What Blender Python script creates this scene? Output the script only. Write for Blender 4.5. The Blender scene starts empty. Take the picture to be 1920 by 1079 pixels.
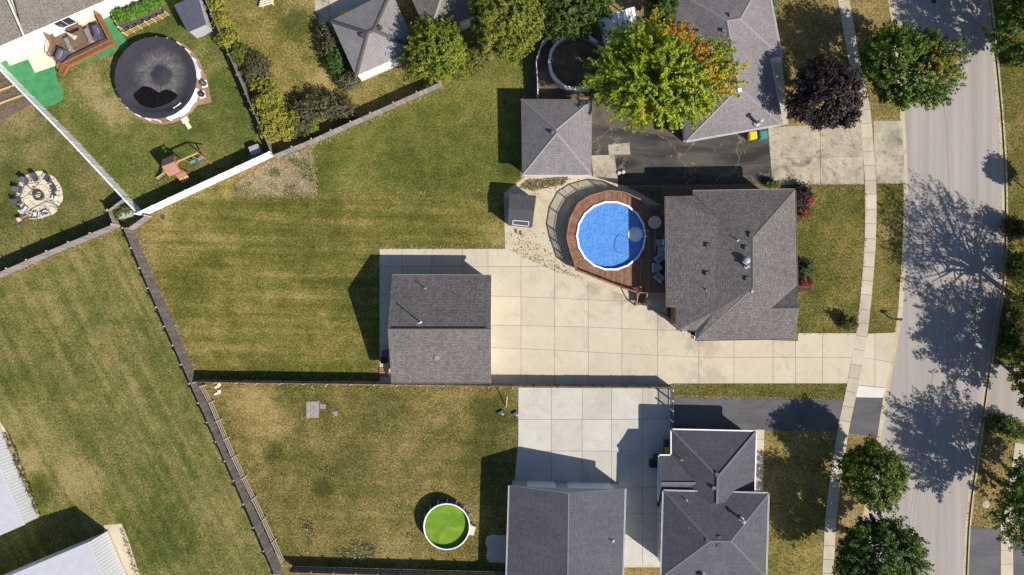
import bpy, math, random
import numpy as np
from mathutils import Vector

random.seed(7)
scene = bpy.context.scene
COL = scene.collection

# ------------------------------------------------------------------ camera, sky, sun, exposure
S, H = 17.5, 73.0            # photo pixels per metre on the ground, flying height in metres
cam_data = bpy.data.cameras.new("camera")
cam_data.sensor_fit = 'HORIZONTAL'
cam_data.angle = 2 * math.atan(960 / S / H)
cam_data.clip_start = 0.5
cam_data.clip_end = 2000
cam = bpy.data.objects.new("camera", cam_data)
COL.objects.link(cam)
cam.location = (0, 0, H)
cam.rotation_euler = (0, 0, 0)
scene.camera = cam

SUN = Vector((0.98, -0.73, 1.0)).normalized()       # towards the sun
elev = math.asin(SUN.z)
world = bpy.data.worlds.new("World")
scene.world = world
world.use_nodes = True
wn = world.node_tree.nodes
wl = world.node_tree.links
bg = wn.get("Background") or wn.new("ShaderNodeBackground")
sky = wn.new("ShaderNodeTexSky")
sky.sky_type = 'NISHITA'
sky.sun_disc = False
sky.sun_elevation = elev
sky.sun_rotation = math.atan2(SUN.x, SUN.y)
wl.new(sky.outputs[0], bg.inputs[0])
bg.inputs[1].default_value = 0.084
sky.ozone_density = 4.5
sun_data = bpy.data.lights.new("sun", 'SUN')
sun_data.energy = 5.0
sun_data.angle = math.radians(0.5)
sun_data.color = (1.0, 0.94, 0.84)
sun = bpy.data.objects.new("sun", sun_data)
COL.objects.link(sun)
sun.location = (40, -30, 60)
sun.rotation_euler = (-SUN).to_track_quat('-Z', 'Y').to_euler()
vs = scene.view_settings
vs.view_transform = 'Standard'
vs.look = 'None'
vs.exposure = 0.38
vs.gamma = 1.0
vs.use_curve_mapping = False
scene.cycles.max_bounces = 5
scene.cycles.diffuse_bounces = 2
scene.cycles.transparent_max_bounces = 4

# ------------------------------------------------------------------ helpers
def P(px, py, h=0.0):
    k = (1 - h / H) / S
    return Vector(((px - 960) * k, -(py - 539.5) * k, h))

def G(px, py):
    v = P(px, py)
    return (v.x, v.y)

OFF = {}
def tag(o, label=None, cat=None, group=None, kind=None):
    if label: o['label'] = label
    if cat: o['category'] = cat
    if group: o['group'] = group
    if kind: o['kind'] = kind
    return o

def thing(name, label, cat, loc=(0, 0, 0), group=None, rz=0.0):
    o = bpy.data.objects.new(name, None)
    o.empty_display_size = 0.3
    COL.objects.link(o)
    o.location = loc
    o.rotation_euler = (0, 0, rz)
    OFF[o.name] = Vector(loc)
    return tag(o, label, cat, group)

def root_off(o):
    while o.parent is not None:
        o = o.parent
    return OFF.get(o.name, Vector((0, 0, 0)))

def link(name, me, parent=None):
    o = bpy.data.objects.new(name, me)
    COL.objects.link(o)
    if parent is not None:
        o.parent = parent
    return o

def copy_tree(o, parent=None):
    c = o.copy()
    COL.objects.link(c)
    c.parent = parent
    for ch in list(o.children):
        copy_tree(ch, c)
    return c

class MB:
    def __init__(s):
        s.v = []; s.f = []; s.m = []
    def face(s, pts, m=0):
        n = len(s.v)
        s.v += [tuple(p) for p in pts]
        s.f.append(tuple(range(n, n + len(pts)))); s.m.append(m)
        return s
    def hexa(s, a, m=0):                      # 8 points: bottom ccw 0-3, top ccw 4-7
        n = len(s.v)
        s.v += [tuple(p) for p in a]
        for q in ((3, 2, 1, 0), (4, 5, 6, 7), (0, 1, 5, 4), (1, 2, 6, 5), (2, 3, 7, 6), (3, 0, 4, 7)):
            s.f.append(tuple(n + i for i in q)); s.m.append(m)
        return s
    def box(s, c, d, rz=0.0, m=0):            # c = centre of the bottom face
        ca, sa = math.cos(rz), math.sin(rz)
        pts = []
        for z in (0, d[2]):
            for x, y in ((-1, -1), (1, -1), (1, 1), (-1, 1)):
                X, Y = x * d[0] / 2, y * d[1] / 2
                pts.append((c[0] + X * ca - Y * sa, c[1] + X * sa + Y * ca, c[2] + z))
        return s.hexa(pts, m)
    def bar(s, p, q, w, t, m=0):              # w across (horizontal), t thickness along the other normal
        p, q = Vector(p), Vector(q)
        d = (q - p)
        if d.length < 1e-6: return s
        d.normalize()
        up = Vector((0, 0, 1)) if abs(d.z) < 0.95 else Vector((0, 1, 0))
        a = d.cross(up).normalized() * (w / 2)
        b = a.cross(d).normalized() * (t / 2)
        return s.hexa([p - a - b, p + a - b, q + a - b, q - a - b, p - a + b, p + a + b, q + a + b, q - a + b], m)
    def prism(s, poly, z0, z1, m=0, bottom=False):
        n = len(s.v); k = len(poly)
        ar = sum(poly[i][0] * poly[(i + 1) % k][1] - poly[(i + 1) % k][0] * poly[i][1] for i in range(k))
        if ar < 0: poly = poly[::-1]
        s.v += [(p[0], p[1], z0) for p in poly] + [(p[0], p[1], z1) for p in poly]
        s.f.append(tuple(n + k + i for i in range(k))); s.m.append(m)
        if bottom:
            s.f.append(tuple(n + i for i in range(k))[::-1]); s.m.append(m)
        for i in range(k):
            j = (i + 1) % k
            s.f.append((n + i, n + j, n + k + j, n + k + i)); s.m.append(m)
        return s
    def tube(s, pts, rad, n=7, m=0, cap=True):
        pts = [Vector(p) for p in pts]
        base = len(s.v)
        if not hasattr(rad, '__len__'): rad = [rad] * len(pts)
        for i, p in enumerate(pts):
            d = (pts[min(i + 1, len(pts) - 1)] - pts[max(i - 1, 0)])
            d = d.normalized() if d.length > 1e-6 else Vector((0, 0, 1))
            up = Vector((0, 0, 1)) if abs(d.z) < 0.9 else Vector((1, 0, 0))
            a = d.cross(up).normalized(); b = d.cross(a).normalized()
            for k in range(n):
                t = 2 * math.pi * k / n
                s.v.append(tuple(p + (a * math.cos(t) + b * math.sin(t)) * rad[i]))
        for i in range(len(pts) - 1):
            for k in range(n):
                l = (k + 1) % n
                s.f.append((base + i * n + k, base + i * n + l, base + (i + 1) * n + l, base + (i + 1) * n + k)); s.m.append(m)
        if cap:
            s.f.append(tuple(base + k for k in range(n))[::-1]); s.m.append(m)
            e = base + (len(pts) - 1) * n
            s.f.append(tuple(e + k for k in range(n))); s.m.append(m)
        return s
    def lathe(s, c, prof, n=24, m=0, ph=0.0):   # prof: (radius, z) list
        base = len(s.v)
        for r, z in prof:
            for k in range(n):
                t = 2 * math.pi * k / n + ph
                s.v.append((c[0] + r * math.cos(t), c[1] + r * math.sin(t), c[2] + z))
        for i in range(len(prof) - 1):
            for k in range(n):
                l = (k + 1) % n
                s.f.append((base + i * n + k, base + i * n + l, base + (i + 1) * n + l, base + (i + 1) * n + k)); s.m.append(m)
        return s
    def disc(s, c, r, n=24, m=0, ph=0.0):
        s.face([(c[0] + r * math.cos(2 * math.pi * k / n + ph), c[1] + r * math.sin(2 * math.pi * k / n + ph), c[2]) for k in range(n)], m)
        return s
    def mesh(s, name, mats, off=Vector((0, 0, 0)), smooth=False):
        me = bpy.data.meshes.new(name)
        me.from_pydata([(a - off.x, b - off.y, c - off.z) for a, b, c in s.v], [], s.f)
        if not isinstance(mats, (list, tuple)): mats = [mats]
        for mt in mats: me.materials.append(mt)
        if len(mats) > 1: me.polygons.foreach_set("material_index", s.m)
        if smooth: me.polygons.foreach_set("use_smooth", [True] * len(me.polygons))
        me.update()
        return me
    def build(s, name, mats, parent=None, smooth=False, off=None):
        o = off if off is not None else (root_off(parent) if parent is not None else Vector((0, 0, 0)))
        return link(name, s.mesh(name, mats, o, smooth), parent)

def clip(poly, a, b, gap=0.0):
    """part of poly on the left of the line a->b, at least gap away"""
    dx, dy = b[0] - a[0], b[1] - a[1]
    L = math.hypot(dx, dy) or 1
    def dist(p): return (dx * (p[1] - a[1]) - dy * (p[0] - a[0])) / L - gap
    out = []
    for i in range(len(poly)):
        p, q = poly[i], poly[(i + 1) % len(poly)]
        dp, dq = dist(p), dist(q)
        if dp >= 0: out.append(p)
        if (dp >= 0) != (dq >= 0):
            t = dp / (dp - dq)
            out.append((p[0] + (q[0] - p[0]) * t, p[1] + (q[1] - p[1]) * t))
    return out

def area(poly):
    return 0.5 * sum(poly[i][0] * poly[(i + 1) % len(poly)][1] - poly[(i + 1) % len(poly)][0] * poly[i][1] for i in range(len(poly)))

def ccw(poly): return poly if area(poly) > 0 else poly[::-1]

def inset(poly, d):
    poly = ccw(poly); n = len(poly); out = []
    for i in range(n):
        p0, p1, p2 = Vector(poly[i - 1][:2]), Vector(poly[i][:2]), Vector(poly[(i + 1) % n][:2])
        e1 = (p1 - p0).normalized(); e2 = (p2 - p1).normalized()
        n1 = Vector((-e1.y, e1.x)); n2 = Vector((-e2.y, e2.x))
        den = e1.x * e2.y - e1.y * e2.x
        if abs(den) < 0.02:
            q = p1 + n1 * d
        else:
            a = p0 + n1 * d; b = p1 + n2 * d
            t = ((b.x - a.x) * e2.y - (b.y - a.y) * e2.x) / den
            q = a + e1 * t
        out.append((q.x, q.y))
    return out

def polyline(pts, step):
    """resample a smooth curve through pts (Catmull-Rom)"""
    pts = [Vector(p) for p in pts]; out = []
    for i in range(len(pts) - 1):
        p0, p1, p2, p3 = pts[max(i - 1, 0)], pts[i], pts[i + 1], pts[min(i + 2, len(pts) - 1)]
        n = max(1, int((p2 - p1).length / step))
        for k in range(n):
            t = k / n
            out.append(0.5 * ((2 * p1) + (p2 - p0) * t + (2 * p0 - 5 * p1 + 4 * p2 - p3) * t * t + (3 * p1 - p0 - 3 * p2 + p3) * t ** 3))
    out.append(pts[-1])
    return out

def offset_line(pts, d):
    """shift a 2-D polyline to its left by d"""
    out = []
    for i in range(len(pts)):
        t = (pts[min(i + 1, len(pts) - 1)] - pts[max(i - 1, 0)]).normalized()
        out.append(Vector((pts[i].x - t.y * d, pts[i].y + t.x * d)))
    return out

# ------------------------------------------------------------------ materials
class N:
    def __init__(s, name):
        s.mat = bpy.data.materials.new(name); s.mat.use_nodes = True
        s.t = s.mat.node_tree; s.t.nodes.clear()
        s.out = s.t.nodes.new("ShaderNodeOutputMaterial")
        s.b = s.t.nodes.new("ShaderNodeBsdfPrincipled")
        s.link(s.b.outputs[0], s.out.inputs[0])
        s._pos = None
    def new(s, k, **kw):
        n = s.t.nodes.new(k)
        for a, v in kw.items(): setattr(n, a, v)
        return n
    def link(s, a, b): s.t.links.new(a, b)
    def pos(s):
        if s._pos is None: s._pos = s.new("ShaderNodeNewGeometry").outputs["Position"]
        return s._pos
    def noise(s, scale, detail=3, rough=0.55, vec=None, dist=0.0, stretch=None, rot=0.0, col=False):
        n = s.new("ShaderNodeTexNoise")
        n.inputs["Scale"].default_value = scale; n.inputs["Detail"].default_value = detail
        n.inputs["Roughness"].default_value = rough; n.inputs["Distortion"].default_value = dist
        v = vec or s.pos()
        if stretch or rot:
            mp = s.new("ShaderNodeMapping")
            mp.inputs["Rotation"].default_value = (0, 0, rot)
            mp.inputs["Scale"].default_value = stretch or (1, 1, 1)
            r = s.new("ShaderNodeMapping"); r.inputs["Rotation"].default_value = (0, 0, rot)
            s.link(v, r.inputs[0]); mp.inputs["Rotation"].default_value = (0, 0, 0)
            s.link(r.outputs[0], mp.inputs[0]); v = mp.outputs[0]
        s.link(v, n.inputs["Vector"])
        return n.outputs["Color" if col else "Fac"]
    def math(s, op, a, b=0.0, c=None, clamp=False):
        n = s.new("ShaderNodeMath", operation=op, use_clamp=clamp)
        for i, x in enumerate((a, b, c)):
            if x is None: continue
            if isinstance(x, (int, float)): n.inputs[i].default_value = x
            else: s.link(x, n.inputs[i])
        return n.outputs[0]
    def rng(s, x, a, b, c=0.0, d=1.0):
        n = s.new("ShaderNodeMapRange"); n.inputs[1].default_value = a; n.inputs[2].default_value = b
        n.inputs[3].default_value = c; n.inputs[4].default_value = d
        s.link(x, n.inputs[0]); return n.outputs[0]
    def mix(s, f, a, b, mode='MIX'):
        n = s.new("ShaderNodeMix", data_type='RGBA', blend_type=mode)
        for sock, x in ((n.inputs[0], f), (n.inputs[6], a), (n.inputs[7], b)):
            if isinstance(x, (int, float)): sock.default_value = x
            elif isinstance(x, tuple): sock.default_value = (*x, 1)
            else: s.link(x, sock)
        return n.outputs[2]
    def gain(s, col, f):                       # colour times scalar
        n = s.new("ShaderNodeVectorMath", operation='SCALE')
        if isinstance(col, tuple): n.inputs[0].default_value = col
        else: s.link(col, n.inputs[0])
        if isinstance(f, (int, float)): n.inputs[3].default_value = f
        else: s.link(f, n.inputs[3])
        return n.outputs[0]
    def bump(s, h, strength=0.3, dist=0.02):
        n = s.new("ShaderNodeBump"); n.inputs["Strength"].default_value = strength; n.inputs["Distance"].default_value = dist
        s.link(h, n.inputs["Height"]); s.link(n.outputs[0], s.b.inputs["Normal"])
    def fin(s, col, rough=0.85, spec=0.25, metal=0.0):
        if isinstance(col, tuple): s.b.inputs["Base Color"].default_value = (*col, 1)
        else: s.link(col, s.b.inputs["Base Color"])
        if isinstance(rough, (int, float)): s.b.inputs["Roughness"].default_value = rough
        else: s.link(rough, s.b.inputs["Roughness"])
        s.b.inputs["Specular IOR Level"].default_value = spec
        s.b.inputs["Metallic"].default_value = metal
        return s.mat

def pmat(name, c1, c2=None, scale=2.0, rough=0.8, bump=0.0, bscale=20, island=0.0, objr=0.0, spec=0.25, metal=0.0, detail=4, lo=0.35, hi=0.65):
    n = N(name)
    if c2 is None: c2 = tuple(x * 0.8 for x in c1)
    col = n.mix(n.rng(n.noise(scale, detail), lo, hi), c1, c2)
    if island:
        r = n.new("ShaderNodeNewGeometry").outputs["Random Per Island"]
        col = n.gain(col, n.rng(r, 0, 1, 1 - island, 1 + island))
    if objr:
        r = n.new("ShaderNodeObjectInfo").outputs["Random"]
        col = n.gain(col, n.rng(r, 0, 1, 1 - objr, 1 + objr))
    if bump: n.bump(n.noise(bscale, 3), bump, 0.03)
    return n.fin(col, rough, spec, metal)

def lawn_mat(name, green, olive, straw, dry=0.5, seed=0.0, rot=0.0, stripe=0.0, sw=1.0, patch=0.13, spots=()):
    n = N(name)
    sh = n.new("ShaderNodeVectorMath", operation='ADD'); n.link(n.pos(), sh.inputs[0]); sh.inputs[1].default_value = (seed * 13.7, seed * 7.3, 0)
    v = sh.outputs[0]
    a = n.noise(patch, 3, 0.6, v, 0.6)
    b = n.noise(0.7, 4, 0.65, v, 0.4)
    c = n.noise(4.6, 3, 0.7, v)
    d = n.noise(13.0, 2, 0.6, v)
    f = n.math('ADD', n.math('MULTIPLY', a, 0.95), n.math('MULTIPLY', b, 0.75))
    f = n.math('ADD', f, n.math('MULTIPLY', c, 1.55))
    f = n.math('ADD', f, n.math('MULTIPLY', d, 0.85))
    f = n.math('SUBTRACT', f, 2.05 - dry)          # mean 1.45 -> dry
    if stripe:
        st = n.noise(sw, 2, 0.5, v, 0.0, (0.05, 1.0, 0.05), rot)
        f = n.math('ADD', f, n.math('MULTIPLY', n.math('SUBTRACT', st, 0.5), stripe))
    for (sx_, sy_, r_, dl) in spots:                # lusher (negative) or drier (positive) places in the turf
        ds = n.new("ShaderNodeVectorMath", operation='DISTANCE'); n.link(n.pos(), ds.inputs[0]); q_ = P(sx_, sy_); ds.inputs[1].default_value = (q_.x, q_.y, 0)
        w_ = n.math('ADD', ds.outputs['Value'], n.math('MULTIPLY', n.math('SUBTRACT', n.noise(0.9, 3), 0.5), r_ * 1.2))
        f = n.math('ADD', f, n.rng(w_, r_ * 0.35, r_ * 1.15, dl, 0.0))
    cr = n.new("ShaderNodeValToRGB")
    e = cr.color_ramp.elements
    e[0].position = 0.12; e[0].color = (*[x * 0.6 for x in green], 1)
    e[1].position = 0.9; e[1].color = (*straw, 1)
    q = e.new(0.36); q.color = (*green, 1)
    q = e.new(0.58); q.color = (*olive, 1)
    n.link(f, cr.inputs[0])
    n.bump(n.math('ADD', n.noise(5.0, 3, 0.7, v), n.math('MULTIPLY', n.noise(22.0, 2, 0.6, v), 0.5)), 0.75, 0.09)
    return n.fin(n.mix(0.05, n.gain(cr.outputs[0], 1.08), (0.14, 0.13, 0.10)), 0.95, 0.1)

def shingle_mat(name, c1, c2, var=0.35, row=0.17, width=0.27):
    n = N(name)
    uv = n.new("ShaderNodeUVMap").outputs[0]
    br = n.new("ShaderNodeTexBrick")
    br.offset = 0.37; br.squash = 0.8; br.squash_frequency = 3
    br.inputs["Scale"].default_value = 1.0
    br.inputs["Color1"].default_value = (0, 0, 0, 1); br.inputs["Color2"].default_value = (1, 1, 1, 1)
    br.inputs["Mortar"].default_value = (0.5, 0.5, 0.5, 1)
    br.inputs["Mortar Size"].default_value = 0.022; br.inputs["Mortar Smooth"].default_value = 0.3
    br.inputs["Brick Width"].default_value = width; br.inputs["Row Height"].default_value = row
    n.link(uv, br.inputs["Vector"])
    rnd = n.new("ShaderNodeSeparateColor"); n.link(br.outputs["Color"], rnd.inputs[0])
    col = n.mix(rnd.outputs[0], c1, c2)
    sp = n.noise(7.0, 3, 0.7, uv)
    col = n.gain(col, n.rng(sp, 0.3, 0.7, 1 - var, 1 + var))
    col = n.gain(col, n.rng(n.noise(0.35, 3, 0.6), 0.3, 0.7, 0.9, 1.1))
    col = n.gain(col, n.rng(n.noise(0.9, 3, 0.6, uv, 0, (3.0, 0.3, 1)), 0.3, 0.7, 0.93, 1.07))
    col = n.gain(col, n.rng(br.outputs["Fac"], 0, 1, 1.0, 0.6))
    n.bump(n.math('SUBTRACT', n.math('MULTIPLY', sp, 0.5), br.outputs["Fac"]), 0.5, 0.02)
    return n.fin(col, 0.9, 0.2)

def siding_mat(name, c, pitch=0.13, rough=0.5):
    n = N(name)
    sx = n.new("ShaderNodeSeparateXYZ"); n.link(n.pos(), sx.inputs[0])
    fr = n.math('FRACT', n.math('DIVIDE', sx.outputs[2], pitch))
    n.bump(fr, 0.6, 0.015)
    col = n.gain(n.mix(n.noise(1.2, 3), c, tuple(x * 0.93 for x in c)), n.rng(fr, 0.0, 0.12, 0.8, 1.0))
    return n.fin(col, rough, 0.3)

def leaf_mat(name, transl=0.35):
    n = N(name)
    at = n.new("ShaderNodeAttribute"); at.attribute_name = "tint"
    n.fin(at.outputs["Color"], 0.55, 0.3)
    tr = n.new("ShaderNodeBsdfTranslucent"); n.link(n.gain(at.outputs["Color"], 1.25), tr.inputs[0])
    mx = n.new("ShaderNodeMixShader"); mx.inputs[0].default_value = transl
    n.link(n.b.outputs[0], mx.inputs[1]); n.link(tr.outputs[0], mx.inputs[2]); n.link(mx.outputs[0], n.out.inputs[0])
    return n.mat

def concrete_mat(name, c1, c2, stain=(0.16, 0.14, 0.11), st=0.35, objr=0.07, seed=0.0, fine=0.09, spots=(), lowt=0.0):
    n = N(name)
    sh = n.new("ShaderNodeVectorMath", operation='ADD'); n.link(n.pos(), sh.inputs[0]); sh.inputs[1].default_value = (seed, seed * 2, 0)
    v = sh.outputs[0]
    col = n.mix(n.rng(n.noise(0.5, 4, 0.6, v, 0.5), 0.35, 0.65), c1, c2)
    s1 = n.rng(n.noise(0.33, 6, 0.68, v, 1.2), 0.56 - lowt, 0.8 - lowt)
    col = n.mix(n.math('MULTIPLY', s1, st), col, stain)
    s2 = n.rng(n.noise(1.7, 5, 0.7, v, 0.8), 0.62 - lowt, 0.8 - lowt)
    col = n.mix(n.math('MULTIPLY', s2, st), col, stain)
    for (sx_, sy_, r_, am) in spots:
        ds = n.new("ShaderNodeVectorMath", operation='DISTANCE'); n.link(n.pos(), ds.inputs[0]); q_ = P(sx_, sy_); ds.inputs[1].default_value = (q_.x, q_.y, 0)
        w_ = n.math('ADD', ds.outputs['Value'], n.math('MULTIPLY', n.math('SUBTRACT', n.noise(1.3, 5, 0.7), 0.5), r_ * 3.0))
        col = n.mix(n.rng(w_, r_ * 0.2, r_ * 1.1, am, 0.0), col, stain)
    col = n.gain(col, n.rng(n.noise(9.0, 4, 0.75, v), 0.3, 0.7, 1 - fine, 1 + fine))
    if objr: col = n.gain(col, n.rng(n.new("ShaderNodeObjectInfo").outputs["Random"], 0, 1, 1 - objr, 1 + objr))
    n.bump(n.noise(30, 3, 0.6, v), 0.2, 0.01)
    return n.fin(col, 0.88, 0.2)

def asphalt_mat(name, c1, c2, crack=0.5, patch=0.5, stretch=(1, 1, 1), fine=0.14, crackcol=(0.05, 0.05, 0.05)):
    n = N(name)
    col = n.mix(n.rng(n.noise(0.45, 5, 0.65, None, 0.7, stretch), 0.5 - 0.2 / (patch + .01), 0.5 + 0.2 / (patch + .01)), c1, c2)
    col = n.gain(col, n.rng(n.noise(14, 4, 0.8), 0.3, 0.7, 1 - fine, 1 + fine))
    if stretch[1] < .1: col = n.gain(col, n.rng(n.noise(1.1, 3, .6, None, 0.1, (1, 0.015, 1)), .3, .7, .87, 1.1))
    if crack:
        vo = n.new("ShaderNodeTexVoronoi", feature='DISTANCE_TO_EDGE'); vo.inputs["Scale"].default_value = 0.16
        w = n.new("ShaderNodeVectorMath", operation='ADD'); n.link(n.pos(), w.inputs[0])
        n.link(n.gain(n.noise(0.6, 4, 0.7, col=True), 3.0), w.inputs[1]); n.link(w.outputs[0], vo.inputs["Vector"])
        col = n.mix(n.math('MULTIPLY', n.rng(vo.outputs[0], 0.0, 0.012, 1, 0), crack), col, crackcol)
    n.bump(n.noise(40, 3, 0.7), 0.3, 0.01)
    return n.fin(col, 0.85, 0.25)

M = {}
M['lawn_main'] = lawn_mat('lawn_main', (0.098, 0.104, 0.016), (0.165, 0.142, 0.032), (0.310, 0.240, 0.090), 0.48, 1.0, 0.02, 0.75, 1.1, spots=((900, 350, 1.6, -.3), (300, 415, 2.5, .25), (430, 350, 1.5, .3), (930, 440, 1.8, .22)))
M['lawn_upper'] = lawn_mat('lawn_upper', (0.090, 0.108, 0.016), (0.142, 0.140, 0.030), (0.270, 0.215, 0.070), 0.47, 2.0, spots=((960, 320, 1.5, -.45), (600, 330, 2.0, -.2)))
M['lawn_field'] = lawn_mat('lawn_field', (0.086, 0.104, 0.018), (0.148, 0.138, 0.036), (0.285, 0.232, 0.096), 0.57, 3.0, math.radians(62), 0.75, 1.2, spots=((290, 1005, 4.5, -.4), (75, 920, 2.0, -.4), (60, 860, 1.6, .3), (150, 900, 3, .2), (20, 720, 2.5, -.2)))
M['lawn_dry'] = lawn_mat('lawn_dry', (0.098, 0.096, 0.020), (0.180, 0.142, 0.044), (0.330, 0.245, 0.098), 0.48, 4.0, 0.03, 0.35, 0.9, spots=((500, 790, 4, .25), (925, 770, 3, -.35), (515, 850, 1.3, -.4), (605, 915, 1.3, -.45), (900, 870, 3, -.2), (470, 735, 2, .2)))
M['lawn_pool'] = lawn_mat('lawn_pool', (0.082, 0.108, 0.018), (0.138, 0.138, 0.032), (0.310, 0.250, 0.115), 0.46, 5.0, spots=((185, 185, 2.2, .22), (215, 215, 2.2, .26), (170, 150, 1.8, .2), (440, 200, 4, -.15), (390, 300, 2, .18), (130, 160, 1.5, .15)))
M['lawn_fire'] = lawn_mat('lawn_fire', (0.092, 0.104, 0.020), (0.165, 0.142, 0.046), (0.300, 0.238, 0.108), 0.49, 6.0, spots=((20, 330, 2.2, -.35), (15, 395, 2.0, -.3), (40, 215, 2.5, .4)))
M['lawn_gold'] = lawn_mat('lawn_gold', (0.110, 0.118, 0.022), (0.225, 0.172, 0.050), (0.380, 0.280, 0.118), 0.53, 7.0, spots=((555, 50, 2.5, -.3), (600, 160, 2.5, .3)))
M['lawn_front'] = lawn_mat('lawn_front', (0.088, 0.092, 0.016), (0.160, 0.132, 0.034), (0.300, 0.222, 0.082), 0.47, 8.0, spots=((1665, 430, 1.5, .3),))
M['lawn_verge'] = lawn_mat('lawn_verge', (0.098, 0.092, 0.020), (0.190, 0.142, 0.046), (0.330, 0.240, 0.105), 0.62, 9.0)
M['earth'] = pmat('earth', (0.10, 0.085, 0.05), (0.15, 0.125, 0.075), 1.2, 0.95, 0.6, 12)
M['concrete'] = concrete_mat('concrete', (0.475, 0.415, 0.315), (0.515, 0.455, 0.352), (0.20, 0.175, 0.135), st=0.5, objr=0.06, spots=((1112, 540, 1.0, .5), (1160, 552, 1.3, .5), (1185, 568, .9, .35), (1300, 640, 1.4, .45), (1330, 652, 1.2, .35), (1300, 705, 1.5, .3), (1000, 520, 1.0, .2), (1340, 712, 1.6, .3), (1470, 628, 1.0, .3), (1230, 600, 1.2, .3)))
M['concrete_new'] = concrete_mat('concrete_new', (0.440, 0.415, 0.365), (0.495, 0.470, 0.420), (0.22, 0.20, 0.18), st=0.4, objr=0.06, seed=5)
M['concrete_walk'] = concrete_mat('concrete_walk', (0.43, 0.375, 0.285), (0.50, 0.44, 0.345), st=0.35, objr=0.12, seed=9)
M['concrete_old'] = concrete_mat('concrete_old', (0.46, 0.405, 0.305), (0.34, 0.30, 0.23), (0.085, 0.075, 0.06), 0.8, 0.05, 14, 0.22, lowt=0.09)
M['concrete_white'] = concrete_mat('concrete_white', (0.56, 0.54, 0.50), (0.62, 0.60, 0.56), st=0.3, seed=3)
M['kerb'] = concrete_mat('kerb', (0.50, 0.43, 0.31), (0.42, 0.35, 0.23), (0.32, 0.20, 0.05), 0.8, 0.0, 2, 0.2)
M['joint'] = pmat('joint', (0.20, 0.165, 0.105), (0.12, 0.10, 0.065), 3, 0.95)
M['road'] = asphalt_mat('road', (0.360, 0.322, 0.294), (0.295, 0.266, 0.246), 0.0, 0.75, (1, 0.07, 1), 0.07, (0.15, 0.14, 0.13))
M['tar'] = pmat('tar', (0.16, 0.15, 0.145), (0.22, 0.205, 0.195), 3, .8)
M['asphalt_new'] = asphalt_mat('asphalt_new', (0.072, 0.070, 0.077), (0.130, 0.126, 0.132), 0.25, 1.0, (0.4, 1, 1))
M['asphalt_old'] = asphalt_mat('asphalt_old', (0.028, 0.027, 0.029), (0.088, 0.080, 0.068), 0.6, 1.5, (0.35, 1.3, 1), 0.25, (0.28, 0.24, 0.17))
M['gravel'] = concrete_mat('gravel', (0.53, 0.46, 0.335), (0.44, 0.375, 0.265), (0.20, 0.17, 0.09), 0.6, 0.0, 21, 0.35)
M['straw'] = pmat('straw', (0.46, 0.38, 0.25), (0.31, 0.25, 0.155), 1.5, 0.95, 0.9, 8, detail=6)
M['shingle_brown'] = shingle_mat('shingle_brown', (0.118, 0.105, 0.102), (0.190, 0.172, 0.166), 0.34)
M['shingle_slate'] = shingle_mat('shingle_slate', (0.086, 0.084, 0.100), (0.112, 0.109, 0.128), 0.16)
M['shingle_plum'] = shingle_mat('shingle_plum', (0.190, 0.172, 0.180), (0.245, 0.224, 0.230), 0.16)
M['shingle_tan'] = shingle_mat('shingle_tan', (0.175, 0.150, 0.132), (0.255, 0.222, 0.196), 0.40)
M['shingle_pale'] = shingle_mat('shingle_pale', (0.265, 0.245, 0.245), (0.300, 0.280, 0.280), 0.12)
M['cap_dark'] = pmat('cap_dark', (0.075, 0.068, 0.066), (0.125, 0.115, 0.11), 9, 0.9, 0.3, 20)
M['cap_brown'] = pmat('cap_brown', (0.12, 0.105, 0.10), (0.18, 0.16, 0.15), 9, 0.9, 0.3, 20)
M['cap_slate'] = pmat('cap_slate', (0.128, 0.124, 0.138), (0.155, 0.150, 0.165), 9, 0.9, 0.3, 20)
M['cap_plum'] = pmat('cap_plum', (0.24, 0.22, 0.225), (0.28, 0.26, 0.265), 9, 0.9, 0.3, 20)
M['white'] = pmat('white', (0.80, 0.80, 0.80), (0.74, 0.74, 0.74), 2, 0.45, spec=0.4)
M['vinyl'] = pmat('vinyl', (0.84, 0.84, 0.85), (0.78, 0.78, 0.80), 1, 0.4, spec=0.4)
M['siding_white'] = siding_mat('siding_white', (0.78, 0.78, 0.78))
M['siding_cream'] = siding_mat('siding_cream', (0.62, 0.57, 0.46))
M['siding_grey'] = siding_mat('siding_grey', (0.46, 0.45, 0.46))
M['brick_wall'] = pmat('brick_wall', (0.24, 0.12, 0.08), (0.33, 0.18, 0.12), 5, 0.9, 0.5, 14)
M['glass'] = pmat('glass', (0.03, 0.035, 0.045), (0.05, 0.06, 0.075), 0.7, 0.08, spec=0.7)
M['black'] = pmat('black', (0.02, 0.02, 0.022), (0.03, 0.03, 0.034), 5, 0.5)
M['dark_metal'] = pmat('dark_metal', (0.05, 0.05, 0.055), (0.08, 0.08, 0.085), 5, 0.45, spec=0.5)
M['steel'] = pmat('steel', (0.55, 0.55, 0.57), (0.45, 0.45, 0.47), 5, 0.35, spec=0.5, metal=0.7)
M['galv'] = pmat('galv', (0.36, 0.36, 0.38), (0.28, 0.28, 0.30), 6, 0.45, spec=0.4)
M['gutter_tan'] = pmat('gutter_tan', (0.34, 0.31, 0.26), (0.28, 0.26, 0.22), 3, 0.6)
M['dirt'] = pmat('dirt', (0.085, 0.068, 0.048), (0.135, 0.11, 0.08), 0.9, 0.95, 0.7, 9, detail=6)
M['fence_brown'] = pmat('fence_brown', (0.135, 0.112, 0.104), (0.215, 0.185, 0.172), 3, 0.9, 0.4, 30, island=0.22)
M['fence_grey'] = pmat('fence_grey', (0.215, 0.190, 0.185), (0.300, 0.270, 0.260), 3, 0.9, 0.4, 30, island=0.20)
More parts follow.
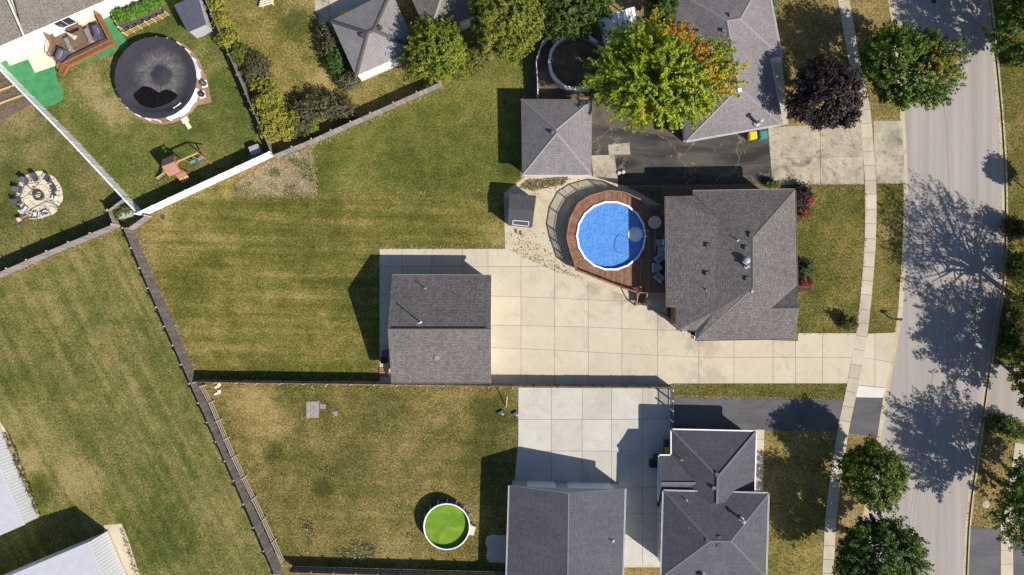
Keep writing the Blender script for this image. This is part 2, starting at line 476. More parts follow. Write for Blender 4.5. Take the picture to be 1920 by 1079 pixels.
M['rail_pale'] = pmat('rail_pale', (0.42, 0.36, 0.29), (0.33, 0.27, 0.215), 4, 0.9, 0.3, 30, island=0.15)
M['post_pale'] = pmat('post_pale', (0.55, 0.47, 0.37), (0.40, 0.33, 0.25), 4, 0.9)
M['lumber'] = pmat('lumber', (0.52, 0.40, 0.20), (0.43, 0.32, 0.15), 4, 0.85, island=0.15)
M['deck_red'] = pmat('deck_red', (0.185, 0.092, 0.055), (0.265, 0.140, 0.090), 3, 0.75, 0.3, 30, island=0.25)
M['deck_rail'] = pmat('deck_rail', (0.24, 0.115, 0.065), (0.32, 0.165, 0.10), 3, 0.75, island=0.15)
M['cedar'] = pmat('cedar', (0.27, 0.105, 0.042), (0.35, 0.15, 0.065), 3, 0.75, island=0.15)
M['deck_brown'] = pmat('deck_brown', (0.15, 0.095, 0.062), (0.21, 0.14, 0.095), 3, 0.8, island=0.18)
M['bark'] = pmat('bark', (0.10, 0.075, 0.055), (0.16, 0.125, 0.095), 6, 0.95, 0.8, 16)
M['leaf'] = leaf_mat('leaf')
M['weed'] = leaf_mat('weed', 0.25)
M['resin_dark'] = pmat('resin_dark', (0.060, 0.055, 0.060), (0.080, 0.075, 0.080), 4, 0.6)
M['resin_navy'] = pmat('resin_navy', (0.075, 0.078, 0.105), (0.098, 0.10, 0.13), 4, 0.6)
M['grey_fabric'] = pmat('grey_fabric', (0.42, 0.42, 0.45), (0.34, 0.34, 0.37), 6, 0.9)
M['navy_fabric'] = pmat('navy_fabric', (0.055, 0.055, 0.085), (0.11, 0.11, 0.15), 4, 0.7)
M['cream'] = pmat('cream', (0.72, 0.64, 0.50), (0.62, 0.55, 0.42), 4, 0.8)
M['terracotta'] = pmat('terracotta', (0.30, 0.155, 0.105), (0.36, 0.19, 0.13), 4, 0.8)
M['playset_roof_shaded'] = pmat('playset_roof_shaded', (0.25, 0.15, 0.125), (0.31, 0.185, 0.15), 4, 0.8)  # darker copy of the playset roof brown, for its shaded slope
M['yellow'] = pmat('yellow', (0.78, 0.58, 0.02), (0.70, 0.50, 0.02), 4, 0.5)
M['teal'] = pmat('teal', (0.05, 0.22, 0.21), (0.06, 0.27, 0.25), 4, 0.5)
M['blue'] = pmat('blue', (0.10, 0.24, 0.62), (0.12, 0.28, 0.68), 4, 0.5)
M['red'] = pmat('red', (0.50, 0.05, 0.04), (0.60, 0.08, 0.06), 4, 0.6)
M['orange'] = pmat('orange', (0.75, 0.22, 0.03), (0.65, 0.18, 0.03), 4, 0.6)
M['turf'] = pmat('turf', (0.045, 0.215, 0.075), (0.075, 0.280, 0.115), 1.1, 0.95, 0.4, 30, detail=6)
M['soil'] = pmat('soil', (0.12, 0.085, 0.06), (0.19, 0.14, 0.10), 4, 0.95, 0.8, 14)
M['paver'] = pmat('paver', (0.66, 0.575, 0.43), (0.58, 0.50, 0.37), 3, 0.9, 0.3, 20, objr=0.07)
M['mulch'] = pmat('mulch', (0.05, 0.036, 0.026), (0.09, 0.065, 0.045), 6, 0.95, 0.9, 14)
M['liner'] = pmat('liner', (0.02, 0.09, 0.42), (0.03, 0.12, 0.50), 2, 0.5)
M['brown_floor'] = pmat('brown_floor', (0.13, 0.095, 0.065), (0.24, 0.18, 0.115), 1.3, 0.95, 0.7, 8, detail=6)
M['rubble_wall'] = pmat('rubble_wall', (0.33, 0.20, 0.13), (0.24, 0.15, 0.10), 6, 0.9, 0.6, 18)

# ------------------------------------------------------------------ ground, road, kerbs
def struct(o, label, cat): return tag(o, label, cat, kind='structure')

def sheet(name, poly, z, mat, label, cat, px=True):
    pts = [G(*p) for p in poly] if px else poly
    pts = ccw(pts)
    return struct(MB().face([(x, y, z) for x, y in pts]).build(name, mat), label, cat)

KL = [(1000, -2200), (1340, -1100), (1560, -420), (1614, -200), (1644, -90), (1668, 0), (1680, 100), (1690, 210), (1694, 275), (1697, 345), (1697, 400), (1694, 480), (1690, 540), (1685, 598),
      (1677, 645), (1667, 700), (1659, 745), (1652, 790), (1645, 830), (1635, 890), (1622, 960), (1610, 1020), (1600, 1090), (1590, 1180), (1575, 1400), (1540, 2200), (1500, 3200)]
KR = [(1200, -2200), (1540, -1100), (1760, -420), (1810, -200), (1838, -90), (1857, 0), (1868, 100), (1877, 190), (1883, 270), (1886, 340), (1887, 400), (1886, 470), (1882, 540), (1873, 592),
      (1862, 660), (1853, 722), (1844, 785), (1838, 830), (1830, 885), (1822, 945), (1817, 1000), (1813, 1090), (1808, 1180), (1800, 1400), (1780, 2200), (1760, 3200)]
kl = polyline([Vector(G(*p)) for p in KL], 1.5)         # runs north to south
kr = polyline([Vector(G(*p)) for p in KR], 1.5)
RZ = -0.12
struct(MB().box((0, 0, -0.6), (1200, 1200, 0.35)).build('ground', M['earth']), 'wide ground sheet under the whole neighbourhood', 'ground')
n_ = min(len(kl), len(kr))
rb = MB()
idx = lambda L, t: L[min(len(L) - 1, int(round(t * (len(L) - 1))))]
for i in range(240):
    a, b = idx(kl, i / 240), idx(kr, i / 240); c, d = idx(kr, (i + 1) / 240), idx(kl, (i + 1) / 240)
    rb.face([(a.x, a.y, RZ), (d.x, d.y, RZ), (c.x, c.y, RZ), (b.x, b.y, RZ)])
road = struct(rb.build('road', M['road']), 'faded grey asphalt road curving past the front lawns', 'road')
for fr, wd, y0_, y1_ in ((.44, .05, -40, 40), (.47, .03, -32, -10), (.72, .03, 8, 20)):
    sm = MB(); pv = None
    for i in range(481):
        a, b = idx(kl, i / 480), idx(kr, i / 480); c = a.lerp(b, fr + .004 * math.sin(i * .9)); 
        if not (y0_ < c.y < y1_): pv = None; continue
        if pv is not None: sm.face([(pv.x - wd / 2, pv.y, RZ + .004), (c.x - wd / 2, c.y, RZ + .004), (c.x + wd / 2, c.y, RZ + .004), (pv.x + wd / 2, pv.y, RZ + .004)])
        pv = c
    sm.build('tar_seam', M['tar'], road)
west = [(p.x, p.y) for p in kl] + [(kl[-1].x, -600), (-600, -600), (-600, 600), (kl[0].x, 600)]
east = [(p.x, p.y) for p in kr] + [(kr[-1].x, -600), (600, -600), (600, 600), (kr[0].x, 600)]
for poly, lab in ((west, 'rough grass ground on the house side of the road'), (east, 'rough grass ground across the road')):
    poly = ccw(poly)
    struct(MB().prism(poly, -0.25, 0.0).build('ground', M['lawn_verge']), lab, 'ground')
for line, sgn, lab in ((kl, 1, 'pale concrete kerb and gutter on the house side of the road'), (kr, -1, 'leaf stained concrete kerb and gutter on the far side of the road')):
    mb = MB()
    o0, o1, o2 = offset_line(line, -0.17 * sgn), line, offset_line(line, 0.40 * sgn)
    for i in range(len(line) - 1):
        for (A, B, za, zb) in ((o0, o1, 0.015, 0.012), (o1, o2, RZ + 0.012, RZ + 0.006)):
            q = [(A[i].x, A[i].y, za), (A[i + 1].x, A[i + 1].y, za), (B[i + 1].x, B[i + 1].y, zb), (B[i].x, B[i].y, zb)]
            mb.face(q if sgn > 0 else q[::-1])
        q = [(o1[i].x, o1[i].y, 0.012), (o1[i + 1].x, o1[i + 1].y, 0.012), (o1[i + 1].x, o1[i + 1].y, RZ), (o1[i].x, o1[i].y, RZ)]
        mb.face(q if sgn > 0 else q[::-1])
    struct(mb.build('kerb', M['kerb']), lab, 'kerb')

# ------------------------------------------------------------------ lawns
rs = np.random.RandomState(3)
def in_poly(pts, poly):
    x, y = pts[:, 0], pts[:, 1]; r = np.zeros(len(pts), bool); n = len(poly); j = n - 1
    for i in range(n):
        xi, yi = poly[i]; xj, yj = poly[j]
        c = ((yi > y) != (yj > y)) & (x < (xj - xi) * (y - yi) / ((yj - yi) or 1e-9) + xi)
        r ^= c; j = i
    return r

HARD = []          # paved or built-over areas (world polygons) that carry no blades
def mesh_np(name, v, f, mats, attr=None):
    """v (n,3), f (m,k) arrays -> mesh, optional per-corner-free vertex colour"""
    me = bpy.data.meshes.new(name)
    m, k = f.shape
    me.vertices.add(len(v)); me.vertices.foreach_set("co", v.astype(np.float32).ravel())
    me.loops.add(m * k); me.loops.foreach_set("vertex_index", f.astype(np.int32).ravel())
    me.polygons.add(m); me.polygons.foreach_set("loop_start", np.arange(0, m * k, k, dtype=np.int32))
    me.polygons.foreach_set("loop_total", np.full(m, k, dtype=np.int32))
    if attr is not None:
        ca = me.color_attributes.new("tint", 'FLOAT_COLOR', 'POINT')
        ca.data.foreach_set("color", np.concatenate([attr, np.ones((len(attr), 1))], 1).astype(np.float32).ravel())
    me.materials.append(mats)
    me.update(calc_edges=True)
    return me

LAWNS = []
def lawn(poly, mat, label, z=0.008, dens=46):
    o = sheet('lawn', poly, z, M[mat], label, 'lawn')
    LAWNS.append((o, ccw([G(*p) for p in poly]), mat, dens))
    return o

lawn([(0, 520), (226, 427), (250, 432), (297, 540), (370, 716), (381, 736), (453, 891), (540, 1079), (545, 1130), (150, 1130), (-60, 1130), (-60, 545)], 'lawn_field', 'wide mown lawn with faint slanting mower stripes beside the metal barns')
lawn([(252, 430), (270, 408), (445, 330), (443, 369), (595, 366), (950, 357), (945, 467), (712, 467), (712, 714), (371, 714), (297, 540)], 'lawn_main', 'dry olive lawn with level mower streaks left of the twin slope garage')
lawn([(590, 365), (585, 282), (600, 266), (830, 164), (905, 125), (1005, 60), (1030, 180), (978, 180), (976, 335), (945, 359)], 'lawn_upper', 'green textured lawn between the grey board fence and the hip roofed garage', 0.011)
lawn([(371, 719), (973, 727), (973, 915), (955, 915), (950, 1072), (535, 1062), (453, 891)], 'lawn_dry', 'patchy straw coloured lawn around the green above ground pool')
lawn([(0, 60), (392, -40), (514, 285), (270, 402), (150, 268), (0, 118)], 'lawn_pool', 'greener lawn around the dark covered pool')
lawn([(-80, 60), (0, 120), (150, 272), (270, 402), (232, 425), (0, 520), (-80, 550)], 'lawn_fire', 'faded lawn around the round fire pit patio')
lawn([(392, -60), (760, -60), (905, 40), (1010, 40), (905, 122), (826, 162), (590, 266), (514, 287)], 'lawn_gold', 'yellowed lawn beside the pale hip roofed garage')
lawn([(1492, 347), (1622, 347), (1624, 400), (1621, 470), (1613, 560), (1605, 626), (1480, 626)], 'lawn_front', 'olive front lawn of the brown shingled house')
lawn([(1643, 345), (1696, 345), (1696, 400), (1693, 480), (1689, 540), (1684, 598), (1679, 625), (1627, 625), (1633, 560), (1641, 470), (1643, 400)], 'lawn_front', 'narrow verge with the mailbox between sidewalk and kerb', 0.012)
lawn([(1450, -60), (1560, -60), (1576, 20), (1588, 100), (1607, 190), (1612, 232), (1466, 232), (1458, 110)], 'lawn_verge', 'shaded lawn under the dark purple tree')
lawn([(1580, -60), (1655, -60), (1667, 0), (1680, 100), (1689, 205), (1690, 226), (1637, 226), (1628, 190), (1610, 100), (1596, 20)], 'lawn_verge', 'verge under the street maple near the old concrete drive', 0.012)
lawn([(1262, 720), (1588, 719), (1583, 748), (1262, 741)], 'lawn_dry', 'thin grass strip between the concrete drive and the black asphalt drive', 0.012)
lawn([(1430, 806), (1576, 806), (1568, 870), (1560, 880), (1546, 1000), (1540, 1150), (1425, 1150), (1430, 925)], 'lawn_gold', 'shaded golden lawn in front of the slate roofed house')
lawn([(1592, 812), (1648, 818), (1634, 890), (1621, 960), (1598, 1090), (1590, 1160), (1560, 1160), (1567, 1000), (1572, 940), (1581, 880)], 'lawn_verge', 'dry verge under the two round street trees', 0.012)
lawn([(1858, -60), (1869, 100), (1878, 190), (1887, 340), (1888, 400), (1884, 540), (1866, 655), (1860, 690), (2100, 690), (2100, -60)], 'lawn_front', 'lawn across the road with shrubs along the kerb')
lawn([(1846, 795), (1839, 835), (1825, 945), (1819, 985), (1880, 1000), (1893, 930), (1905, 795)], 'lawn_verge', 'small dry verge with a round cover across the road')

# ------------------------------------------------------------------ paving
def slab_field(name, outline, cols, rows, mat, label, gap=0.034, base_z=0.018, top=0.04, jm='joint', cat='driveway'):
    """paved area: a joint bed with each slab a child; cols px x values, rows px polylines [(x,y),...]"""
    out = ccw([G(*p) for p in outline]); HARD.append(out)
    o = struct(MB().prism(out, -0.02, base_z).build(name, M[jm]), label, cat)
    def ry(r, x):
        if isinstance(r, (int, float)): return r
        for (x0, y0), (x1, y1) in zip(r, r[1:]):
            if x <= x1: return y0 + (y1 - y0) * (x - x0) / (x1 - x0)
        return r[-1][1]
    for c0, c1 in zip(cols, cols[1:]):
        for r0, r1 in zip(rows, rows[1:]):
            q = ccw([G(c0, ry(r0, c0)), G(c1, ry(r0, c1)), G(c1, ry(r1, c1)), G(c0, ry(r1, c0))])
            p = out
            for i in range(4):
                p = clip(p, q[i], q[(i + 1) % 4], gap / 2)
                if len(p) < 3: break
            if len(p) < 3 or abs(area(p)) < 0.15: continue
            MB().prism(p, base_z - 0.01, top + random.uniform(-0.003, 0.003)).build('slab', M[mat], o)
    return o

slab_field('driveway', [(712, 467), (945, 467), (975, 478), (1040, 508), (1080, 521), (1105, 529), (1165, 552), (1235, 585), (1262, 600), (1300, 632), (1495, 640), (1497, 625), (1606, 625),
                        (1588, 719), (1262, 719), (1250, 722), (960, 720), (712, 716)],
           [700, 754, 810, 867, 915, 977, 1040, 1103, 1166, 1233, 1310, 1376, 1449, 1491.5, 1542, 1612],
           [450, 500, [(700, 552), (960, 556), (1166, 565), (1700, 575)], [(700, 607), (960, 610.5), (1103, 613.5), (1230, 619), (1376, 622), (1492, 600), (1700, 600)], [(700, 648), (960, 653), (1098, 660), (1310, 670), (1700, 671)], 760],
           'concrete', 'long cream concrete driveway of square slabs from the street to the back garage')
slab_field('driveway_apron', [(1627, 626), (1678, 624), (1667, 695), (1660, 727), (1608, 722)], [1590, 1640.1, 1700], [600, [(1600, 668), (1700, 684)], 740], 'concrete', 'cream concrete apron between sidewalk and kerb')
slab_field('driveway_apron', [(1609, 723), (1660, 728), (1655, 746), (1604, 745)], [1590, 1700], [700, 780], 'concrete_white', 'bright white concrete strip above the black asphalt apron')
slab_field('patio', [(972, 727), (1258, 729), (1258, 812), (1252, 860), (1252, 1060), (1165, 1059), (1165, 925), (962, 925), (972, 830)],
           [940, 1034, 1091.6, 1146.7, 1204.7, 1270], [700, 786.7, 846, 913.6, 963.5, 1011, 1080], 'concrete_new', 'pale grey concrete yard of large slabs behind the slate roofed house', cat='patio')
slab_field('front_walk', [(1416, 806), (1433, 806), (1430, 920), (1416, 920)], [1400, 1440], [800, 824, 848, 872, 896, 925], 'concrete_walk', 'narrow tan front walk beside the slate roofed house', cat='path')
slab_field('front_walk', [(1446, 100), (1465, 104), (1478, 232), (1467, 236)], [1430, 1490], [90, 120, 150, 180, 210, 240], 'concrete_walk', 'short front walk beside the plum grey roof', cat='path')
slab_field('driveway', [(1440, 240), (1612, 228), (1617, 270), (1620, 345), (1448, 347)], [1430, 1538, 1630], [200, [(1430, 300), (1640, 292)], 360], 'concrete_old', 'cracked old concrete drive below the dark purple tree', 0.035)
slab_field('driveway_apron', [(1637, 227), (1690, 227), (1694, 280), (1696, 344), (1643, 344), (1639, 280)], [1600, 1720], [200, 360], 'concrete_old', 'worn concrete apron of the old drive by the kerb')
slab_field('path', [(1876, 1170), (1876, 985), (1890, 930), (1903, 830), (1925, 835), (1911, 930), (1899, 985), (1900, 1170)], [1860, 1940], [800, 828, 856, 884, 912, 940, 968, 996, 1032, 1058, 1084, 1110, 1140, 1180], 'concrete_walk', 'sidewalk across the road passing the asphalt drive', cat='sidewalk')

def plain(name, poly, mat, label, z=0.02, cat=None, hard=True):
    pts = ccw([G(*p) for p in poly])
    if hard: HARD.append(pts)
    return struct(MB().prism(pts, -0.03, z).build(name, M[mat]), label, cat or name)
plain('driveway', [(1262, 745), (1586, 749), (1581, 808), (1250, 808)], 'asphalt_new', 'smooth black asphalt drive of the slate roofed house')
plain('driveway_apron', [(1604, 746), (1655, 747), (1645, 820), (1590, 812)], 'asphalt_new', 'black asphalt apron beside the kerb', 0.022, 'driveway')
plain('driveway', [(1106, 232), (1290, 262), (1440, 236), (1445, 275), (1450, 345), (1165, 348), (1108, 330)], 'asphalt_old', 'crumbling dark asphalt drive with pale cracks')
plain('driveway', [(1820, 985), (1875, 996), (1875, 1170), (1812, 1170)], 'asphalt_new', 'dark asphalt drive apron across the road', cat='driveway')
plain('driveway', [(1900, 1004), (1990, 1004), (1990, 1170), (1900, 1170)], 'asphalt_new', 'dark asphalt drive beyond the far sidewalk', 0.021)
plain('driveway', [(1862, 682), (2050, 700), (2050, 795), (1846, 790)], 'road', 'shaded grey drive across the road below the yellowing tree', 0.021)
plain('gravel_yard', [(945, 362), (985, 332), (1110, 329), (1160, 330), (1250, 350), (1260, 380), (1250, 590), (1165, 553), (1105, 530), (1040, 509), (975, 479), (947, 468)], 'gravel', 'pale gravel yard around the pool deck', 0.012, 'gravel')
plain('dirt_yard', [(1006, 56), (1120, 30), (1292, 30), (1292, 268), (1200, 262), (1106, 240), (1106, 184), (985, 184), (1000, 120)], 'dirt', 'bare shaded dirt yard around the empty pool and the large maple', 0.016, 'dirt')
plain('planting_strip', [(1160, 340), (1445, 347), (1490, 350), (1490, 372), (1240, 385)], 'soil', 'bare dirt strip between the brown shingled house and the dark drive', 0.014, 'soil')
plain('concrete_pad', [(1109, 292), (1152, 291), (1158, 335), (1112, 332)], 'concrete_old', 'small weathered concrete pad beside the hip roofed garage', 0.035, 'concrete pad')
plain('concrete_pad', [(1140, 272), (1180, 268), (1182, 290), (1142, 291)], 'concrete_old', 'broken concrete patch in the dark asphalt', 0.028, 'concrete pad')
plain('gravel_strip', [(1165, 1058), (1252, 1058), (1252, 1064), (1165, 1064)], 'gravel', 'thin gravel strip at the end of the grey concrete yard', 0.016, 'gravel')
plain('gravel_strip', [(195, 985), (228, 982), (240, 1010), (262, 1079), (275, 1130), (200, 1130)], 'gravel', 'pale gravel strip beside the lower metal barn', 0.016, 'gravel')
plain('gravel_strip', [(-10, 775), (14, 812), (44, 885), (75, 968), (60, 975), (-20, 800)], 'gravel', 'weedy gravel edge of the upper metal barn', 0.016, 'gravel')
plain('gravel_strip', [(590, -30), (612, -30), (630, 35), (625, 72), (608, 66), (590, 20)], 'concrete_old', 'curved pale gravel path beside the pale hip roofed garage', 0.018, 'path')
plain('driveway', [(614, -30), (720, -60), (700, 10), (622, 36)], 'concrete_walk', 'concrete drive in the shade of the pale hip roofed garage', 0.026)
plain('garden_bed', [(443, 346), (452, 338), (470, 326), (492, 311), (514, 299), (540, 291), (566, 284), (583, 281), (587, 300), (588, 318), (593, 338), (592, 352), (595, 364), (575, 367), (552, 365), (530, 369), (500, 366), (470, 369), (446, 367)], 'straw', 'dried out garden bed of straw and weeds beside the white fence', 0.03, 'garden bed', False)
plain('artificial_turf', [(-20, 95), (0, 119), (78, 201), (98, 199), (118, 188), (119, 170), (108, 152), (103, 128), (135, 126), (190, 108), (228, 92), (240, 80), (205, 30), (60, 60)], 'turf', 'bright green artificial turf beside the cedar deck', 0.02, 'artificial turf')
plain('patio', [(9, 106), (19, 124), (53, 111), (66, 137), (113, 121), (100, 60), (60, 68)], 'cream', 'cream concrete landing at the foot of the cedar deck stairs', 0.04, 'patio')
plain('patio_edge', [(913, 1006), (922, 1002), (936, 1004), (952, 1003), (952, 1056), (934, 1055), (918, 1055), (911, 1046), (914, 1030), (910, 1018)], 'concrete_walk', 'small rough concrete slab beside the slate roofed garage', 0.03, 'concrete pad')
plain('garden_bed', [(0, 135), (46, 160), (62, 195), (0, 228), (-60, 190)], 'soil', 'soil vegetable plot behind the white slatted fence', 0.03, 'garden bed')
plain('mulch_bed', [(1488, 356), (1512, 352), (1516, 400), (1495, 420)], 'mulch', 'mulch bed at the front corner of the brown shingled house', 0.02, 'mulch bed')
plain('mulch_bed', [(1491, 480), (1520, 485), (1522, 545), (1491, 550)], 'mulch', 'mulch bed beside the front wall of the brown shingled house', 0.02, 'mulch bed')

# sidewalk, slab by slab
WALK = [(1566, -80), (1585, 20), (1599, 100), (1619, 195), (1627, 270), (1632, 345), (1632.5, 400), (1631, 460), (1625, 540), (1620, 590), (1616, 625), (1603, 700), (1597, 730), (1581, 805), (1570, 880), (1561, 940), (1556, 1000), (1552, 1079), (1548, 1160)]
wl_ = polyline([Vector(G(*p)) for p in WALK], 0.2)
mb = MB(); L0, R0 = offset_line(wl_, 0.62), offset_line(wl_, -0.62)
wk = [(p.x, p.y) for p in L0] + [(p.x, p.y) for p in R0[::-1]]
HARD.append(ccw(wk))
walk = struct(mb.prism(ccw(wk), -0.02, 0.016).build('sidewalk', M['joint']), 'narrow concrete sidewalk following the road past the front lawns', 'sidewalk')
acc = 0.0; last = 0
for i in range(1, len(wl_)):
    acc += (wl_[i] - wl_[i - 1]).length
    if acc > 1.42:
        a, b = last, i
        ta = (wl_[b] - wl_[a]).normalized() * 0.022
        q = [L0[a] * .985 + R0[a] * .015 + ta, R0[a] * .985 + L0[a] * .015 + ta, R0[b] * .985 + L0[b] * .015 - ta, L0[b] * .985 + R0[b] * .015 - ta]
        MB().prism(ccw([(p.x, p.y) for p in q]), 0.0, 0.045 + random.uniform(-.006, .006)).build('slab', M['concrete_walk'], walk)
        acc = 0.0; last = i

# manholes and covers
def cover(px, py, r, mat, label, z):
    o = thing('manhole_cover', label, 'manhole cover', P(px, py))
    MB().lathe(P(px, py), [(0, z + .012), (r * .82, z + .012), (r * .84, z + .004), (r, z + .008), (r, z - .05)], 20).build('lid', M[mat], o)
    rr = MB()
    for k in range(-2, 3):
        c = P(px, py); w = math.sqrt(max(0, (r * .7) ** 2 - (k * r * .28) ** 2))
        rr.bar((c.x - w, c.y + k * r * .28, z + .02), (c.x + w, c.y + k * r * .28, z + .02), r * .1, .02)
    rr.build('tread', M[mat], o)
cover(1780, 193, 0.32, 'dark_metal', 'dark round manhole cover in the road near the street maple', RZ)
cover(305.5, 407, 0.28, 'dark_metal', 'small dark round cover in the lawn near the fence corner', 0.02)
cover(1849, 946, 0.40, 'concrete_walk', 'pale round cover in the dry verge across the road', 0.02)
cover(1752, 1, 0.3, 'dark_metal', 'dark manhole cover in the shaded top of the road', RZ)

# ------------------------------------------------------------------ fences
def fence(name, label, pts, h, mat, post_mat, style='board', spacing=2.4, post_side=1, group=None, post_h=0.08, flip=1, wavy=0.0):
    """pts: world 2-D points of the base line. Boards stand on the line; rails and posts on the side post_side"""
    pts = [Vector(p) for p in pts]
    t = thing(name, label, 'fence', (pts[0].x, pts[0].y, 0), group)
    postm = None
    def post(p):
        nonlocal postm
        if postm is None:
            b = MB().box((0, 0, 0), (.11, .11, h + post_h)); b.hexa([(-.07, -.07, h + post_h), (.07, -.07, h + post_h), (.07, .07, h + post_h), (-.07, .07, h + post_h),
                        (-.03, -.03, h + post_h + .05), (.03, -.03, h + post_h + .05), (.03, .03, h + post_h + .05), (-.03, .03, h + post_h + .05)])
            postm = b.mesh('post', M[post_mat])
        o = link('post', postm, t); o.location = (p.x - pts[0].x, p.y - pts[0].y, 0)
    for a, b in zip(pts, pts[1:]):
        L = (b - a).length; n = max(1, round(L / spacing)); d = (b - a) / L; nn = Vector((-d.y, d.x)) * post_side
        rz = math.atan2(d.y, d.x)
        for k in range(n):
            p, q = a + d * (L * k / n), a + d * (L * (k + 1) / n)
            post(p + nn * (0.0 if style in ('slat', 'vinyl', 'rail', 'thin') else 0.09))
            s = (q - p).length
            pm = MB(); rm = MB()
            hh = h + random.uniform(-.03, .03) * (1 + wavy)
            if style == 'board':
                m = max(1, int(s / 0.145))
                for i in range(m):
                    c = p + d * (s * (i + .5) / m)
                    pm.box((c.x, c.y, 0.04), (s / m - .012, .022, hh - .04 + random.uniform(-.015, .015)), rz + random.uniform(-.02, .02))
                for z in (.3, h * .52, h - .25):
                    MB().bar((p.x + nn.x * .035, p.y + nn.y * .035, z), (q.x + nn.x * .035, q.y + nn.y * .035, z), .045, .09).build('rail', M[mat], t)
            elif style == 'vinyl':
                m = max(1, int(s / 0.3))
                for i in range(m):
                    c = p + d * (s * (i + .5) / m)
                    pm.box((c.x, c.y, 0.1), (s / m - .008, .03, h - .2), rz)
                for z in (.1, h - .07):
                    MB().bar((p.x, p.y, z), (q.x, q.y, z), .06, .14).build('rail', M[mat], t)
            elif style == 'slat':          # horizontal gapped slats
                for i in range(6):
                    z = .16 + i * (h - .2) / 5.3
                    MB().bar((p.x, p.y, z), (q.x, q.y, z), .10, (h - .2) / 5.3 - .05).build('slat', M[mat], t)
                rm.bar((p.x, p.y, h - .02), (q.x, q.y, h - .02), .16, .05)
            elif style == 'thin':
                for z in (h * .3, h * .62, h * .94):
                    MB().bar((p.x, p.y, z), (q.x, q.y, z), .04, .06).build('rail', M[mat], t)
            elif style == 'rail':
                for z in (h * .38, h * .66, h * .94):
                    MB().bar((p.x, p.y, z), (q.x, q.y, z + random.uniform(-.02, .02)), .05, .15).build('rail', M[mat], t)
            elif style == 'picket':
                m = max(1, int(s / 0.13))
                for i in range(m):
                    c = p + d * (s * (i + .5) / m)
                    pm.box((c.x, c.y, 0.05), (.05, .02, hh - .05), rz)
                for z in (.25, h - .2):
                    MB().bar((p.x + nn.x * .03, p.y + nn.y * .03, z), (q.x + nn.x * .03, q.y + nn.y * .03, z), .04, .08).build('rail', M[mat], t)
            if pm.v: pm.build('panel', M[mat], t)
            if rm.v: rm.build('rail', M[mat], t)
        post(b + nn * (0.0 if style in ('slat', 'vinyl', 'rail') else 0.09))
    return t

def gl(*pts): return [G(*p) for p in pts]
fence('board_fence', 'weathered brown board fence between the fire pit yard and the striped lawn', gl((-60, 547), (0, 522), (110, 474), (229, 425)), 1.9, 'fence_grey', 'post_pale', post_side=1)
fence('board_fence', 'short angled board fence around the two green boxes', gl((229, 425), (219, 398), (248, 376)), 1.65, 'fence_grey', 'post_pale', post_side=1)
fence('vinyl_fence', 'solid white vinyl fence between the playset and the dried garden bed', gl((272, 405), (395, 348), (517, 292)), 2.0, 'vinyl', 'vinyl', 'vinyl', 1.75, 1, post_h=.06)
fence('slat_fence', 'white fence with level slats between the turf yard and the fire pit yard', gl((-30, 88), (0, 118), (150, 271), (272, 402)), 1.7, 'vinyl', 'vinyl', 'slat', 1.8, 1)
fence('board_fence', 'grey board fence along the green lawn below the pale hip roofed garage', gl((520, 297), (592, 268), (700, 220), (828, 163)), 1.6, 'fence_grey', 'post_pale', post_side=1)
fence('board_fence', 'dark board fence between the covered pool yard and the yellow hedge', gl((382, -30), (392, 0), (455, 148), (517, 290)), 1.5, 'fence_grey', 'fence_brown', post_side=-1)
fence('board_fence', 'long dark brown board fence slanting past the striped lawn', gl((251, 430), (297, 540), (373, 714), (453, 891), (527, 1062), (560, 1135)), 2.0, 'fence_brown', 'post_pale', post_side=-1)
fence('board_fence', 'short paired board fence closing the gap by the white fence corner', gl((252, 432), (285, 408)), 1.4, 'fence_grey', 'post_pale', post_side=1)
fence('rail_fence', 'three rail fence of pale boards along the dry lawn', gl((386, 722), (402, 752), (445, 853), (500, 968), (537, 1050)), 1.45, 'rail_pale', 'rail_pale', 'rail', 2.25, 1)
tops = [(362, 716.5), (480, 718.5), (700, 721), (960, 725), (1262, 727)]
fence('board_fence', 'level board fence behind the twin slope garage along the driveway', [(P(x, y, 1.5).x, P(x, y, 1.5).y) for x, y in tops], 1.5, 'fence_brown', 'rail_pale', post_side=-1)
fence('board_fence', 'shaded board fence along the bottom of the dry lawn', [(P(x, y, 1.6).x, P(x, y, 1.6).y) for x, y in ((541, 1074), (750, 1080), (962, 1086))], 1.6, 'fence_brown', 'fence_grey', post_side=1)
fence('picket_gate', 'white framed fence gate between grey concrete yard and black asphalt drive', gl((1257, 729), (1257, 766), (1257, 806)), 1.5, 'fence_brown', 'vinyl', 'picket', 1.3, -1)
fence('picket_fence', 'raw lumber picket fence along the front of the raised vegetable bed', [(P(x, y, .9).x, P(x, y, .9).y) for x, y in ((230, 62), (272, 42), (310, 24))], .9, 'lumber', 'lumber', 'thin', 0.8, 1)
fence('picket_fence', 'raw lumber fence at the end of the raised vegetable bed', [(P(x, y, .9).x, P(x, y, .9).y) for x, y in ((204, 17), (221, 51), (230, 62))], .9, 'lumber', 'lumber', 'thin', 0.8, 1)

